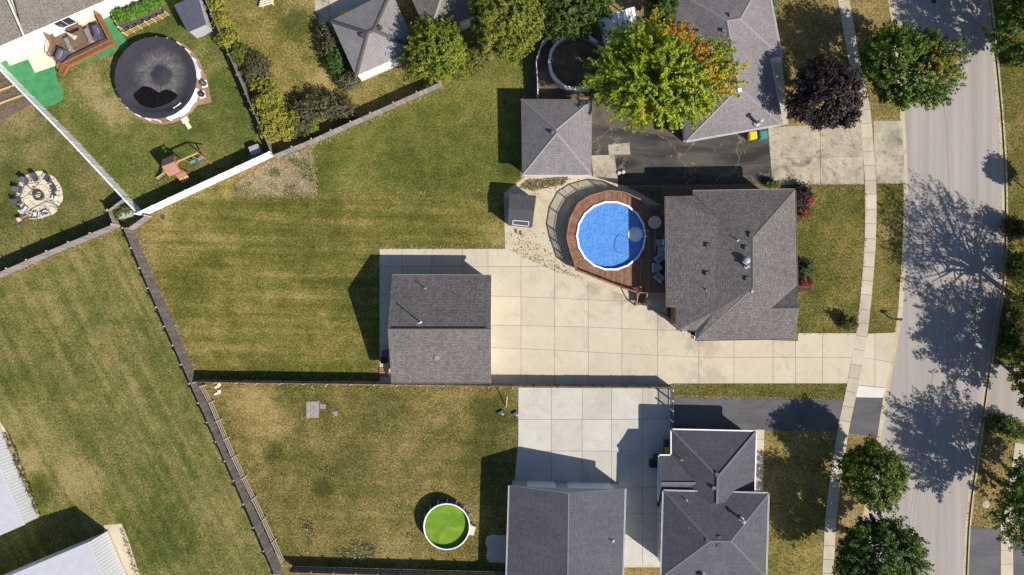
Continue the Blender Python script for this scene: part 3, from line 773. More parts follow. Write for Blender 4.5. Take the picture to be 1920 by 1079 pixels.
# ------------------------------------------------------------------ buildings
def roof_mesh(V, faces, mat, fmat, t=0.17):
    """V world points; faces index lists. Top skin with UVs in metres along each slope, fascia and soffit below"""
    me = bpy.data.meshes.new('roof')
    n = len(V)
    fs = []; mi = []
    for f in faces:
        nv = Vector((0, 0, 0))
        for i in range(len(f)):
            a, b = V[f[i]], V[f[(i + 1) % len(f)]]
            nv += a.cross(b)
        if nv.z < 0: f = f[::-1]
        fs.append(list(f)); mi.append(0)
    cnt = {}
    for f in fs:
        for i in range(len(f)):
            e = (f[i], f[(i + 1) % len(f)]); cnt[e] = cnt.get(e, 0) + 1
    edge = [e for e in cnt if (e[1], e[0]) not in cnt]
    top = len(fs)
    for f in list(fs):
        fs.append([i + n for i in f[::-1]]); mi.append(1)
    for a, b in edge:
        fs.append([b, a, a + n, b + n]); mi.append(1)
    verts = [tuple(v) for v in V] + [(v.x, v.y, v.z - t) for v in V]
    me.from_pydata(verts, [], fs)
    me.materials.append(mat); me.materials.append(fmat)
    me.polygons.foreach_set("material_index", mi)
    uv = me.uv_layers.new(name="UVMap")
    for pi in range(top):
        p = me.polygons[pi]; nn = p.normal
        u = Vector((0, 0, 1)).cross(nn)
        u = u.normalized() if u.length > 1e-4 else Vector((1, 0, 0))
        w = nn.cross(u)
        for li in p.loop_indices:
            c = Vector(verts[me.loops[li].vertex_index])
            uv.data[li].uv = (c.dot(u), c.dot(w))
    me.update()
    return me, edge

def building(name, label, cat, RV, faces, mats, loop=None, ins=0.42, caps=(), gut=(), t=0.17, ridge=(), gm='white', group=None, cw=0.26):
    """RV: roof vertices as (px, py, h) in the photograph's frame, put where they stand; loop: eave vertex indices for the walls"""
    V = [P(*v) for v in RV]
    c = sum((v for v in V), Vector()) / len(V)
    o = thing(name, label, cat, (c.x, c.y, 0), group)
    off = Vector((c.x, c.y, 0))
    me, edge = roof_mesh([v - off for v in V], faces, M[mats[0]], M[mats[2]], t)
    roof = link('roof', me, o)
    for a, b in caps:
        p, q = V[a] if isinstance(a, int) else P(*a), V[b] if isinstance(b, int) else P(*b)
        d = (q - p); L = d.length; d.normalize()
        side = d.cross(Vector((0, 0, 1))).normalized() * cw / 2
        cb = MB(); m = max(2, int(L / 0.3))
        for i in range(m):                       # lapped cap shingles
            s0, s1 = p + d * (L * i / m), p + d * (L * (i + 1.08) / m)
            z0, z1 = .012, .035
            dn = Vector((0, 0, -0.07))
            cb.face([s0 + side + dn + Vector((0, 0, z0)), s0 + Vector((0, 0, z0 + .01)), s1 + Vector((0, 0, z1 + .01)), s1 + side + dn + Vector((0, 0, z1))][::-1])
            cb.face([s0 + Vector((0, 0, z0 + .01)), s0 - side + dn + Vector((0, 0, z0)), s1 - side + dn + Vector((0, 0, z1)), s1 + Vector((0, 0, z1 + .01))][::-1])
        cb.build('ridge_cap', M[mats[3]], roof)
    for a, b in gut:
        p, q = V[a], V[b]
        d = (q - p).normalized(); s = d.cross(Vector((0, 0, 1))).normalized()
        if (p + s - c).length < (p - s - c).length: s = -s
        g = MB()
        e = s * .065
        g.bar(p + s * .012 + Vector((0, 0, -.07)), q + s * .012 + Vector((0, 0, -.07)), .02, .12)
        g.bar(p + s * .125 + Vector((0, 0, -.06)), q + s * .125 + Vector((0, 0, -.06)), .02, .12)
        g.bar(p + e + Vector((0, 0, -.12)), q + e + Vector((0, 0, -.12)), .12, .015)
        g.build('gutter', M[gm], roof)
    wallp = None
    if loop:
        base = [V[i] for i in loop]
        pts = [(v.x, v.y) for v in base]
        zs = [v.z for v in base]
        if area(pts) < 0: pts = pts[::-1]; zs = zs[::-1]
        lo = min(zs)
        ip = inset(pts, ins)
        zt = [z - t + (.10 if z < lo + .6 else -.06) for z in zs]
        w = MB(); k = len(ip)
        for i in range(k):
            j = (i + 1) % k
            w.face([(ip[i][0], ip[i][1], 0), (ip[j][0], ip[j][1], 0), (ip[j][0], ip[j][1], zt[j]), (ip[i][0], ip[i][1], zt[i])])
        w.build('wall', M[mats[1]], o)
        f = MB()
        f.prism(inset(ip, -0.02), -0.1, 0.22)
        f.build('foundation', M['concrete_walk'], o)
        wallp = ip
        HARD.append(ip)
    o_walls[o.name] = wallp
    return o, roof, V
o_walls = {}

def opening(o, i, s, w, z0, h, kind='window', fmat='white', pmat_='glass'):
    """an opening on wall segment i of the building o, s = fraction along it"""
    ip = o_walls[o.name]; k = len(ip)
    a, b = Vector(ip[i % k]), Vector(ip[(i + 1) % k]); d = (b - a).normalized(); out = Vector((d.y, -d.x))
    c = a + (b - a) * s
    p, q = c - d * w / 2, c + d * w / 2
    def panel(p, q, z0, z1, n0, n1, mb):
        A, B, C, D = p + out * n0, q + out * n0, q + out * n1, p + out * n1
        mb.hexa([(D.x, D.y, z0), (C.x, C.y, z0), (B.x, B.y, z0), (A.x, A.y, z0), (D.x, D.y, z1), (C.x, C.y, z1), (B.x, B.y, z1), (A.x, A.y, z1)])
        return mb
    if kind == 'window':
        f = MB(); fw = .09
        panel(p, p + d * fw, z0, z0 + h, -.02, .05, f); panel(q - d * fw, q, z0, z0 + h, -.02, .05, f)
        panel(p + d * fw, q - d * fw, z0, z0 + fw, -.02, .06, f); panel(p + d * fw, q - d * fw, z0 + h - fw, z0 + h, -.02, .05, f)
        panel(c - d * .025, c + d * .025, z0 + fw, z0 + h - fw, -.02, .045, f)
        win = f.build('window', M[fmat], o)
        panel(p + d * fw, q - d * fw, z0 + fw, z0 + h - fw, -.02, .018, MB()).build('pane', M[pmat_], win)
    elif kind == 'door':
        f = MB(); panel(p, q, z0, z0 + h, -.02, .045, f)
        dr = f.build('door', M[fmat], o)
        hd = c + d * (w * .38) + out * .07
        MB().box((hd.x, hd.y, z0 + 1.0), (.06, .06, .06)).build('handle', M['steel'], dr)
    else:
        f = MB(); panel(p - d * .1, q + d * .1, z0, z0 + h + .1, -.02, .02, f)
        dr = f.build('garage_door', M[fmat], o)
        for r in range(4):
            g = MB(); panel(p, q, z0 + .02 + r * h / 4, z0 + (r + 1) * h / 4 - .015, .02, .05, g)
            g.build('door_panel', M[fmat], dr)

def pipe_vent(roof, px, py, h, ln, r=.06, mat='galv', capr=None):
    """stack standing on the roof; (px,py,h) its foot"""
    p = P(px, py, h); m = MB()
    m.lathe(p, [(r * 2.4, -.25), (r * 2.4, .03), (r * 1.2, .09), (r, .1), (r, ln), (r * .75, ln), (r * .75, ln - .1)], 12)
    if capr: m.lathe(p, [(0, ln + .16), (capr, ln + .08), (capr, ln + .02), (r, ln - .02)], 12)
    m.build('vent_pipe', M[mat], roof, smooth=False)
def box_vent(roof, px, py, h, rz=0.0, mat='dark_metal', s=.34):
    p = P(px, py, h)
    m = MB().box((p.x, p.y, p.z - .25), (s, s, .33), rz)
    m.box((p.x, p.y, p.z + .09), (s * 1.25, s * 1.25, .07), rz)
    m.build('box_vent', M[mat], roof)
def turbine(roof, px, py, h, r=.2, mat='galv'):
    p = P(px, py, h)
    m = MB().lathe(p, [(r * 1.3, -.3), (r * 1.3, .04), (r * .7, .07), (r * .7, .22)], 14)
    m.lathe(p, [(r * .75, .22), (r * 1.1, .3), (r * 1.25, .42), (r * 1.05, .54), (r * .5, .6), (0, .62)], 14)
    m.build('turbine_vent', M[mat], roof)

# --- main garage (gable) ---
g, gr, V = building('garage', 'brown shingled gable garage with two tall vent pipes at the end of the cream driveway', 'garage',
    [(735, 517, 3.0), (921, 518, 3.0), (920.3, 618, 5.45), (921, 717, 3.0), (733.5, 717, 3.0), (727, 618, 5.45)],
    [(0, 1, 2, 5), (5, 2, 3, 4)], ('shingle_brown', 'siding_cream', 'siding_cream', 'cap_brown'), (0, 1, 2, 3, 4, 5), .3, [(5, 2)], [(0, 1), (3, 4)], gm='gutter_tan')
ga = Vector((V[5].x + .4, V[5].y + .13, V[5].z + .01)); gb = Vector((V[2].x - .4, V[2].y + .13, V[2].z + .01))
MB().bar(ga, gb, .07, .09).build('ridge_vent', M['black'], gr)
pipe_vent(gr, 797, 541, 3.55, 0.75, .05); pipe_vent(gr, 788.5, 605, 5.1, 1.75, .06, 'white')
p = P(819, 671, 4.15); MB().lathe(p, [(.28, -.3), (.28, .10), (.24, .16), (0, .17)], 16).build('round_vent', M['cap_plum'], gr)
opening(g, 1, .5, 2.7, 0.05, 2.2, 'garage_door'); opening(g, 2, .5, 2.7, 0.05, 2.2, 'garage_door')
opening(g, 4, .5, .95, 0.05, 2.05, 'door'); opening(g, 3, .3, 1.1, 1.2, .9); opening(g, 0, .3, 1.1, 1.2, .9); opening(g, 0, .7, 1.1, 1.2, .9)

# --- main house ---
e, r1 = 4.2, 6.45
# pitch planes meet: west and east faces climb from the long eaves to the ridge, the wings carry their own small hips
RV = [(1249, 368.5, e), (1299, 367.5, e), (1299, 359.5, e), (1490, 356.5, e), (1494, 536, e), (1498.5, 578.5, 5.5), (1491, 634.5, e), (1304.5, 637.5, e), (1304.5, 620, e), (1268, 620, e), (1268, 576, e), (1251.5, 576, e),
      (1411, 447, r1), (1411.5, 540, r1), (1346, 409, 5.35), (1340, 585, 5.28), (1446, 579, 5.5)]
h, hr, V = building('house', 'brown shingled house with stepped hip roof beside the blue pool', 'house', RV,
    [(2, 3, 12), (2, 12, 14), (3, 4, 16, 13, 12), (4, 5, 16), (5, 6, 7, 13, 16), (7, 15, 13), (13, 15, 14, 12), (1, 2, 14), (0, 1, 14), (0, 14, 11), (11, 14, 15), (11, 15, 10), (10, 15, 9), (9, 15, 8), (8, 15, 7)],
    ('shingle_brown', 'brick_wall', 'siding_cream', 'cap_brown'), (0, 1, 2, 3, 4, 6, 7, 8, 9, 10, 11), .45,
    [(3, 12), (12, 13), (13, 7), (16, 5)], [(0, 11), (2, 3), (6, 7), (3, 4)], t=.12, gm='gutter_tan')
for px, py, hh in ((1328, 461, 5.15), (1326.5, 514, 5.15), (1407.5, 441.5, 6.3), (1399.5, 465.5, 6.25), (1401.5, 523.5, 6.25)): box_vent(hr, px, py, hh)
turbine(hr, 1398, 489, 6.25, .27); pipe_vent(hr, 1399, 500, 6.25, .5, .1, 'galv', .16)
pipe_vent(hr, 1383, 451, 5.95, .5, .05, 'white'); pipe_vent(hr, 1324, 544, 5.1, .35, .05); box_vent(hr, 1410, 547, 6.3, .6, 'galv', .22)
opening(h, 3, .3, 1.8, .9, 1.3); opening(h, 3, .75, 1.6, .9, 1.3); opening(h, 2, .3, 1.2, 1.0, 1.2); opening(h, 2, .7, 1.2, 1.0, 1.2)
opening(h, 10, .4, 1.9, 1.28, 1.5, 'window'); opening(h, 10, .75, 1.2, 1.4, 1.1); opening(h, 6, .5, 1.3, 1.0, 1.2)
opening(h, 5, .6, 1.2, 1.0, 1.2); opening(h, 5, .25, 1.0, 0.1, 2.05, 'door')

# --- north-east pyramid garage ---
g, gr, V = building('garage', 'plum grey pyramid roofed garage partly under the large maple', 'garage',
    [(977, 186, 2.6), (1110, 187, 2.6), (1109, 328.5, 2.6), (979, 328.5, 2.6), (1042.5, 243.5, 4.5), (1043.5, 250, 4.5)],
    [(0, 1, 4), (1, 2, 5, 4), (2, 3, 5), (3, 0, 4, 5)], ('shingle_plum', 'siding_white', 'white', 'cap_plum'), (0, 1, 2, 3), .4,
    [(0, 4), (1, 4), (2, 5), (3, 5)], [(2, 3)])
box_vent(gr, 1036.5, 249, 4.35, 0, 'cap_slate', .24)
opening(g, 1, .5, 4.6, .05, 2.1, 'garage_door'); opening(g, 3, .5, 1.0, 1.1, .8)

# --- north-east house ---
e, r = 2.8, 4.95
h, hr, V = building('house', 'plum grey hip roofed house beside the large autumn maple', 'house',
    [(1363, 39, r), (1388, 35, r), (1385, 164, r), (1465, 106, e), (1445, 110.5, e), (1466, 233, e), (1286, 265, e), (1262, -20, e), (1436, -50, e)],
    [(2, 5, 6), (0, 2, 6, 7), (0, 4, 5, 2), (0, 1, 3, 4), (1, 8, 3), (1, 0, 7, 8)], ('shingle_plum', 'siding_white', 'white', 'cap_plum'), (3, 4, 5, 6, 7, 8), .45,
    [(0, 2), (2, 5), (2, 6), (0, 7), (1, 8), (1, 3), (0, 1)], [(5, 6), (3, 8), (4, 5)])
box_vent(hr, 1370, 30, 4.75, .1, 'cap_slate', .26); box_vent(hr, 1356.5, 58, 4.7, .1, 'cap_slate', .26); box_vent(hr, 1371, 128, 4.7, .1, 'dark_metal', .3); box_vent(hr, 1375, 158, 4.7, .1, 'dark_metal', .3)
box_vent(hr, 1386, 170, 4.8, .1, 'white', .3)
pipe_vent(hr, 1419, 231, 3.2, 1.3, .15, 'galv', .26)
opening(h, 1, .3, 1.6, .9, 1.3); opening(h, 1, .75, 1.6, .9, 1.3); opening(h, 2, .15, 1.4, .9, 1.2); opening(h, 2, .5, 1.0, .1, 2.05, 'door'); opening(h, 2, .8, 1.4, .9, 1.2)

# --- north garages ---
g, gr, V = building('garage', 'pale grey hip roofed garage with dark ridge caps and white siding', 'garage',
    [(620, 39, 2.6), (667, 143, 2.6), (783, 92, 2.6), (733, -18, 2.6), (689, 61, 4.2), (700, 56, 4.2)],
    [(0, 1, 4), (1, 2, 5, 4), (2, 3, 5), (3, 0, 4, 5)], ('shingle_pale', 'siding_white', 'white', 'cap_dark'), (0, 1, 2, 3), .16,
    [(0, 4), (1, 4), (2, 5), (3, 5), (4, 5)], (), cw=.42)
box_vent(gr, 681, 67, 4.0, .43, 'dark_metal', .34); box_vent(gr, 713, 53, 4.0, .43, 'dark_metal', .34)
opening(g, 2, .5, 1.0, 1.2, .8)
g, gr, V = building('garage', 'mottled grey garage roof with a slit window in its white wall', 'garage',
    [(755, -40, 2.9), (803, 69, 2.9), (903, 24, 2.9), (858, -85, 2.9), (828, -9, 4.6)],
    [(0, 1, 4), (1, 2, 4), (2, 3, 4), (3, 0, 4)], ('shingle_tan', 'siding_white', 'white', 'cap_plum'), (0, 1, 2, 3), .14,
    [(1, 4)], (), cw=.3)
for k in range(4):
    if o_walls[g.name]: opening(g, k, .62, 1.4, 2.15, .35)

# --- north-west house with white wall ---
h, hr, V = building('house', 'tan shingled house with long white wall above the cedar deck', 'house',
    [(44.5, 67, 3.0), (206, -3, 3.0), (330, -56, 3.0), (300, -190, 5.2), (10, -70, 5.2), (0, 0, 3.3)],
    [(0, 1, 2, 3, 4)], ('shingle_tan', 'siding_white', 'white', 'cap_plum'), None)
h2, hr2, V2 = building('house_wing', 'lower left wing of the tan shingled house with a pale edge strip', 'house',
    [(-60, 112, 2.9), (44, 68, 2.9), (3, -28, 4.4), (-100, 20, 4.4)], [(0, 1, 2, 3)], ('shingle_tan', 'siding_white', 'white', 'cap_plum'), None)
a, b = P(45, 66.5, 3.02), P(5, -25, 4.5)
MB().bar(a, b, .14, .2).build('edge_trim', M['cream'], hr2); MB().bar(a + Vector((-.14, .0, .02)), b + Vector((-.14, 0, .02)), .1, .1).build('edge_shadow_bar', M['black'], hr2)  # solid black bar painted in for the shadow line at the roof step
# white walls standing back under the eaves
def wall_line(o, a, b, h, t=.2, mat='siding_white'):
    a, b = Vector(a), Vector(b); d = (b - a).normalized(); n = Vector((-d.y, d.x)) * t
    MB().prism([tuple(a), tuple(b), tuple(b + n), tuple(a + n)], -.1, h).build('wall', M[mat], o)
    o_walls[o.name] = [tuple(a), tuple(b), tuple(b + n), tuple(a + n)]
A = V[0]; B = V[2]; d = (B - A).normalized(); nin = Vector((-d.y, d.x, 0)) * .12
wa, wb = A + nin, B + nin
wall_line(h, (wa.x, wa.y), (wb.x, wb.y), 2.85)
wc = V2[0] + nin
wall_line(h2, (wc.x, wc.y), ((V2[1] + nin).x - .05, (V2[1] + nin).y), 2.75)
opening(h, 0, .235, 1.9, 1.3, 2.0 - .35, 'window'); opening(h, 0, .7, 1.3, 1.2, 1.0)
# body behind the wall so that the roof rests on something
MB().prism([(wa.x + nin.x * 3, wa.y + nin.y * 3), (wb.x + nin.x * 3, wb.y + nin.y * 3), (wb.x + nin.x * 50, wb.y + nin.y * 50), (wa.x + nin.x * 50, wa.y + nin.y * 50)], -.1, 2.6).build('rear_wall', M['siding_white'], h)

# --- south garage (slate gable) ---
g, gr, V = building('garage', 'slate grey gable garage with two white doors on the grey concrete yard', 'garage',
    [(955.5, 911, 3.0), (1065.5, 926, 4.95), (1172, 917, 3.0), (1166, 1130, 3.0), (1063, 1133, 4.95), (949, 1124, 3.0)],
    [(0, 1, 4, 5), (1, 2, 3, 4)], ('shingle_slate', 'siding_grey', 'white', 'cap_slate'), (0, 1, 2, 3, 4, 5), .28, [(1, 4)], [(2, 3), (0, 5)])
pipe_vent(gr, 1149, 1015, 3.5, .45, .06, 'white')
for i in range(6):
    ip = o_walls[g.name]; a, b = Vector(ip[i]), Vector(ip[(i + 1) % 6])
    if a.y > -21.5 and b.y > -21.5 and abs(a.y - b.y) < 1:
        if (a.x + b.x) / 2 > P(1065, 920, 3).x: opening(g, i, .55, 4.5, .05, 2.15, 'garage_door')
        else: opening(g, i, .45, 2.8, .05, 2.15, 'garage_door')

# --- south house, two hip blocks ---
e, r, E, R = 2.9, 4.9, 4.1, 6.1
h, hr, V = building('house', 'slate grey hip roofed house with a lower front wing and white gutters', 'house',
    [(1244.5, 921, E), (1440.5, 926, E), (1436, 1083, E), (1240, 1082, E), (1331, 1015, R), (1370, 1015, R)],
    [(0, 1, 5, 4), (1, 2, 5), (2, 3, 4, 5), (3, 0, 4)], ('shingle_slate', 'siding_grey', 'white', 'cap_slate'), (0, 1, 2, 3), .4,
    [(0, 4), (1, 5), (2, 5), (3, 4), (4, 5)], [(0, 1), (0, 3), (1, 2)])
roof_main = hr
for px, py, hh in ((1325.5, 1013, 5.85), (1348, 1008, 5.85), (1347, 1022, 5.85)): box_vent(hr, px, py, hh, 0, 'cap_dark', .26)
pipe_vent(hr, 1390, 974, 5.2, .75, .11, 'galv', .18); pipe_vent(hr, 1287, 938, 4.4, .4, .05, 'white'); pipe_vent(hr, 1291, 988, 4.9, .35, .05, 'white')
turbine(hr, 1316, 1078, 4.3, .24)
opening(h, 1, .3, 1.5, 1.0, 1.3); opening(h, 1, .7, 1.5, 1.0, 1.3); opening(h, 3, .4, 1.3, 1.2, 1.2); opening(h, 3, .75, 1.3, 1.2, 1.2)
# lower wing: same house, parts parented under it
WV = [P(*v) for v in [(1259.6, 806.5, e), (1417.5, 810, e), (1414, 935, e), (1346, 895, r), (1344.6, 945, r + .03), (1259.6, 855, e), (1236.6, 855, e), (1235, 941, e), (1240, 906.5, 4.0), (1304, 906.5, 4.0), (1257, 944, e)]]
off = OFF[h.name]
me, _ = roof_mesh([v - off for v in WV], [(0, 1, 3), (1, 2, 4, 3), (0, 3, 4, 10, 9, 5), (6, 5, 9, 8), (7, 8, 9, 10)], M['shingle_slate'], M['white'])
wr = link('wing_roof', me, h)
for a, b in ((0, 3), (1, 3), (3, 4), (8, 9)):
    p_, q_ = WV[a], WV[b]; MB().bar(p_ + Vector((0, 0, .02)), q_ + Vector((0, 0, .02)), .24, .05).build('ridge_cap', M['cap_slate'], wr)
for a, b in ((0, 1), (1, 2), (0, 5), (6, 5), (6, 7)):
    p_, q_ = WV[a], WV[b]; s = (q_ - p_).cross(Vector((0, 0, 1))).normalized()
    if s.dot(p_ - WV[3]) < 0: s = -s
    MB().bar(p_ + s * .07 + Vector((0, 0, -.08)), q_ + s * .07 + Vector((0, 0, -.08)), .12, .13).build('gutter', M['white'], wr)
wp = inset([(WV[i].x, WV[i].y) for i in (0, 1, 2, 7, 6, 5)], .4)
MB().prism(wp, -.1, e - .1).build('wing_wall', M['siding_grey'], h)
box_vent(wr, 1343.5, 889, 4.75, 0, 'cap_dark', .26); box_vent(wr, 1338, 915, 4.75, 0, 'cap_slate', .28); pipe_vent(wr, 1278, 862, 3.3, .4, .05, 'white')

# --- metal barns ---
def corr(name, c, rot, pitch=.3):
    n = N(name)
    mp = n.new("ShaderNodeMapping"); mp.inputs["Rotation"].default_value = (0, 0, rot); n.link(n.pos(), mp.inputs[0])
    sx = n.new("ShaderNodeSeparateXYZ"); n.link(mp.outputs[0], sx.inputs[0])
    w = n.math('ABSOLUTE', n.math('SUBTRACT', n.math('FRACT', n.math('DIVIDE', sx.outputs[0], pitch)), .5))
    n.bump(w, .8, .06)
    col = n.gain(n.mix(n.rng(n.noise(1.3, 4), .3, .7), c, tuple(x * .92 for x in c)), n.rng(w, .35, .5, 1.0, .86))
    return n.fin(col, .45, .4)
n = N('corr_wall')
sx = n.new("ShaderNodeSeparateXYZ"); n.link(n.pos(), sx.inputs[0])
u_ = n.math('ADD', n.math('MULTIPLY', sx.outputs[0], .42), n.math('MULTIPLY', sx.outputs[1], -.92))
w_ = n.math('ABSOLUTE', n.math('SUBTRACT', n.math('FRACT', n.math('DIVIDE', u_, .34)), .5))
n.bump(w_, .5, .05)
M['corr_wall'] = n.fin(n.gain(n.mix(n.rng(n.noise(1.3, 4), .3, .7), (.72, .72, .74), (.66, .66, .68)), n.rng(w_, .36, .46, 1.0, .86)), .45, .4)
M['metal_roof'] = pmat('metal_roof', (.46, .46, .51), (.42, .42, .47), 1.5, .5, spec=.3)
b, br, V = building('barn', 'white corrugated metal barn at the left edge with weeds along its wall', 'barn',
    [(45, 985, 2.35), (-62, 735, 2.35), (-215, 800, 3.3), (-105, 1050, 3.3), (-255, 1115, 2.35), (-365, 865, 2.35)],
    [(0, 1, 2, 3), (3, 2, 5, 4)], ('metal_roof', 'corr_wall', 'white', 'galv'), (0, 1, 2, 5, 4, 3), .06, [(2, 3)], ())
b, br, V = building('barn', 'white corrugated metal barn at the lower left corner beside a gravel strip', 'barn',
    [(164.5, 1017.5, 3.6), (20, 1079, 4.3), (-125, 1140, 3.6), (-40, 1340, 3.6), (105, 1275, 4.3), (250, 1215, 3.6)],
    [(0, 1, 4, 5), (1, 2, 3, 4)], ('metal_roof', 'corr_wall', 'white', 'galv'), (0, 1, 2, 3, 4, 5), .06, [(1, 4)], ())
# --- sheds ---
def shed(label, roof, h, mats, rise=.12):
    V = [P(*p, h) for p in roof]; c = sum(V, Vector()) / 4
    o = thing('shed', label, 'shed', (c.x, c.y, 0))
    m0, m1 = (V[0] + V[1]) / 2, (V[3] + V[2]) / 2
    m0.z += rise; m1.z += rise
    me, _ = roof_mesh([v - OFF[o.name] for v in (V[0], m0, V[1], V[2], m1, V[3])], [(0, 1, 4, 5), (1, 2, 3, 4)], M[mats[0]], M[mats[0]], .08)
    rf = link('roof', me, o)
    ip = inset([(v.x, v.y) for v in V], .1)
    MB().prism(ip, 0, h - .06).build('wall', M[mats[1]], o)
    o_walls[o.name] = ip
    return o, rf, V
s, rf, V = shed('dark navy garden shed beside the covered pool', [(326, 10), (370, -10), (386, 46), (352, 61)], 2.1, ('resin_navy', 'grey_fabric'), .02)
for k in range(4):
    a, b = Vector(o_walls[s.name][k]), Vector(o_walls[s.name][(k + 1) % 4])
    if (a.y + b.y) / 2 < min(v.y for v in V) + 1.0: opening(s, k, .5, 1.1, .05, 1.7, 'door', 'grey_fabric')
s, rf, V = shed('charcoal resin shed with a white framed skylight on the gravel yard', [(955, 363), (952, 421.5), (998, 426), (1005.5, 367)], 2.15, ('resin_dark', 'resin_dark'), .22)
sky_ = MB(); q = [P(962, 413.5, 2.27), P(991.5, 416, 2.27), P(990.5, 424.5, 2.2), P(961.5, 421.5, 2.2)]
for i in range(4): sky_.bar(q[i], q[(i + 1) % 4], .06, .06)
sk = sky_.build('skylight', M['white'], rf)
MB().face([v + Vector((0, 0, -.01)) for v in q][::-1]).build('pane', M['resin_dark'], sk)
HARD.append([(v.x, v.y) for v in V][::-1])

# ------------------------------------------------------------------ pools
def water_mat(name, c1, c2, bs=6.0, strength=.35, rough=.08, spec=.5):
    n = N(name)
    r = n.noise(bs, 3, .6, None, 1.0)
    col = n.mix(n.rng(n.noise(bs * .8, 2, .5, None, 2.5), .35, .65), c1, c2)
    n.bump(r, strength, .05)
    return n.fin(col, rough, spec)
M['water_blue'] = water_mat('water_blue', (.060, .205, .56), (.125, .310, .68), 2.6, .45)
M['water_green'] = water_mat('water_green', (.115, .215, .022), (.190, .305, .028), .4, .06, .12, .3)

pc = P(1146, 442.5, 1.32); PR = 3.66
pool = thing('swimming_pool', 'round blue above ground pool set in the red brown deck', 'pool', (pc.x, pc.y, 0))
K = 18
MB().lathe((pc.x, pc.y, 0), [(PR - .05, 0.02), (PR - .05, 1.26)], K).build('wall', M['vinyl'], pool)
MB().lathe((pc.x, pc.y, 0), [(PR - .16, 1.26), (PR - .16, .1)], K).build('liner', M['liner'], pool)
MB().disc((pc.x, pc.y, .96), PR - .15, K).build('water', M['water_blue'], pool)
for k in range(K):          # top rail, one plate per panel
    t0, t1 = 2 * math.pi * (k + .02) / K, 2 * math.pi * (k + .98) / K
    ri, ro = PR - .17, PR + .03
    q = [(pc.x + r * math.cos(t), pc.y + r * math.sin(t)) for r, t in ((ri, t0), (ro, t0), (ro, t1), (ri, t1))]
    MB().prism(q, 1.24, 1.33).build('top_rail', M['vinyl'], pool)
    t = 2 * math.pi * k / K
    MB().box((pc.x + (PR - .07) * math.cos(t), pc.y + (PR - .07) * math.sin(t), 1.2), (.24, .16, .15), t).build('rail_joint', M['vinyl'], pool)
st = thing('pool_steps', 'pale round entry steps with handrails standing in the blue pool', 'pool steps', P(1194, 443, 1.2))
sc = P(1192, 440, 1.2)
m = MB()
for k, (r, z) in enumerate(((.78, 1.02), (.62, 1.18), (.46, 1.36))):
    m.lathe((sc.x + k * .12, sc.y + .02, 0), [(0, z), (r, z), (r * 1.02, z - .12)], 18)
m.build('tread', M['vinyl'], st)
for dy in (-.3, .32):
    m = MB(); a = Vector((sc.x + .35, sc.y + dy, 1.2))
    m.tube([a, a + Vector((0, 0, .75)), a + Vector((.25, 0, .95)), a + Vector((.75, 0, .9)), a + Vector((.95, 0, .2))], .028, 7); m.build('handrail', M['white'], st)
hs = [P(*p, 1.18) for p in ((1187, 452), (1173, 444), (1160, 441), (1154, 452), (1152.5, 465), (1158, 473), (1166, 473))]
hose = polyline([(v.x, v.y) for v in hs], .15); WZ = .985
tag(MB().tube([(p.x, p.y, WZ) for p in hose], .022, 6).build('cleaner_hose', M['dark_metal']), 'thin dark cleaner hose curling on the blue water', 'hose')
a, b = P(1168, 483, 1.2), P(1182, 476, 1.2)
tag(MB().tube([(a.x, a.y, WZ), (b.x, b.y, WZ)], .03, 6).build('skimmer_pole', M['grey_fabric']), 'short pale pole floating in the shaded part of the blue pool', 'pole')

# deck around the pool
DZ = 1.22
DO = [(1084, 382), (1068.5, 411), (1063, 444.5), (1068.5, 468), (1076, 489), (1081.5, 507), (1124, 523.5), (1167, 540), (1196, 549), (1256, 549), (1256, 384), (1216, 384), (1207, 377.5), (1171, 361.5), (1142, 358), (1106, 367.5)]
dk = [(P(*p, 2.0).x, P(*p, 2.0).y) for p in DO]
deck = thing('pool_deck', 'red brown wooden deck wrapped around the blue pool', 'deck', (pc.x, pc.y, 0))
dkc = ccw(dk)
bm_ = MB()
def hole(poly):
    """cut the pool disc out of a board quad that runs north-south"""
    xs = [p[0] for p in poly]; x = (min(xs) + max(xs)) / 2
    ys = [p[1] for p in poly]; y0, y1 = min(ys), max(ys)
    dx = abs(x - pc.x)
    R_ = PR + .04
    if dx >= R_: return [(y0, y1)]
    s = math.sqrt(R_ * R_ - dx * dx)
    out = []
    if y0 < pc.y - s: out.append((y0, min(y1, pc.y - s)))
    if y1 > pc.y + s: out.append((max(y0, pc.y + s), y1))
    return out
bw = .145
xcut = P(1112, 440, DZ).x
x = xcut
xe = P(1256, 440, DZ).x
while x < xe:
    q = [(x, -60), (x + bw - .012, -60), (x + bw - .012, 60), (x, 60)]
    p = dkc
    # clip the (possibly concave) deck by the strip, then split round the pool
    p = clip(p, q[0], (q[0][0], -59) if False else (q[0][0], 60), 0) if False else p
    p = clip(p, (x, 60), (x, -60)); p = clip(p, (x + bw - .012, -60), (x + bw - .012, 60))
    if len(p) >= 3:
        for y0, y1 in hole(p):
            if y1 - y0 > .1: bm_.hexa([(x, y0, DZ - .03), (x + bw - .012, y0, DZ - .03), (x + bw - .012, y1, DZ - .03), (x, y1, DZ - .03), (x, y0, DZ), (x + bw - .012, y0, DZ), (x + bw - .012, y1, DZ), (x, y1, DZ)])
    x += bw
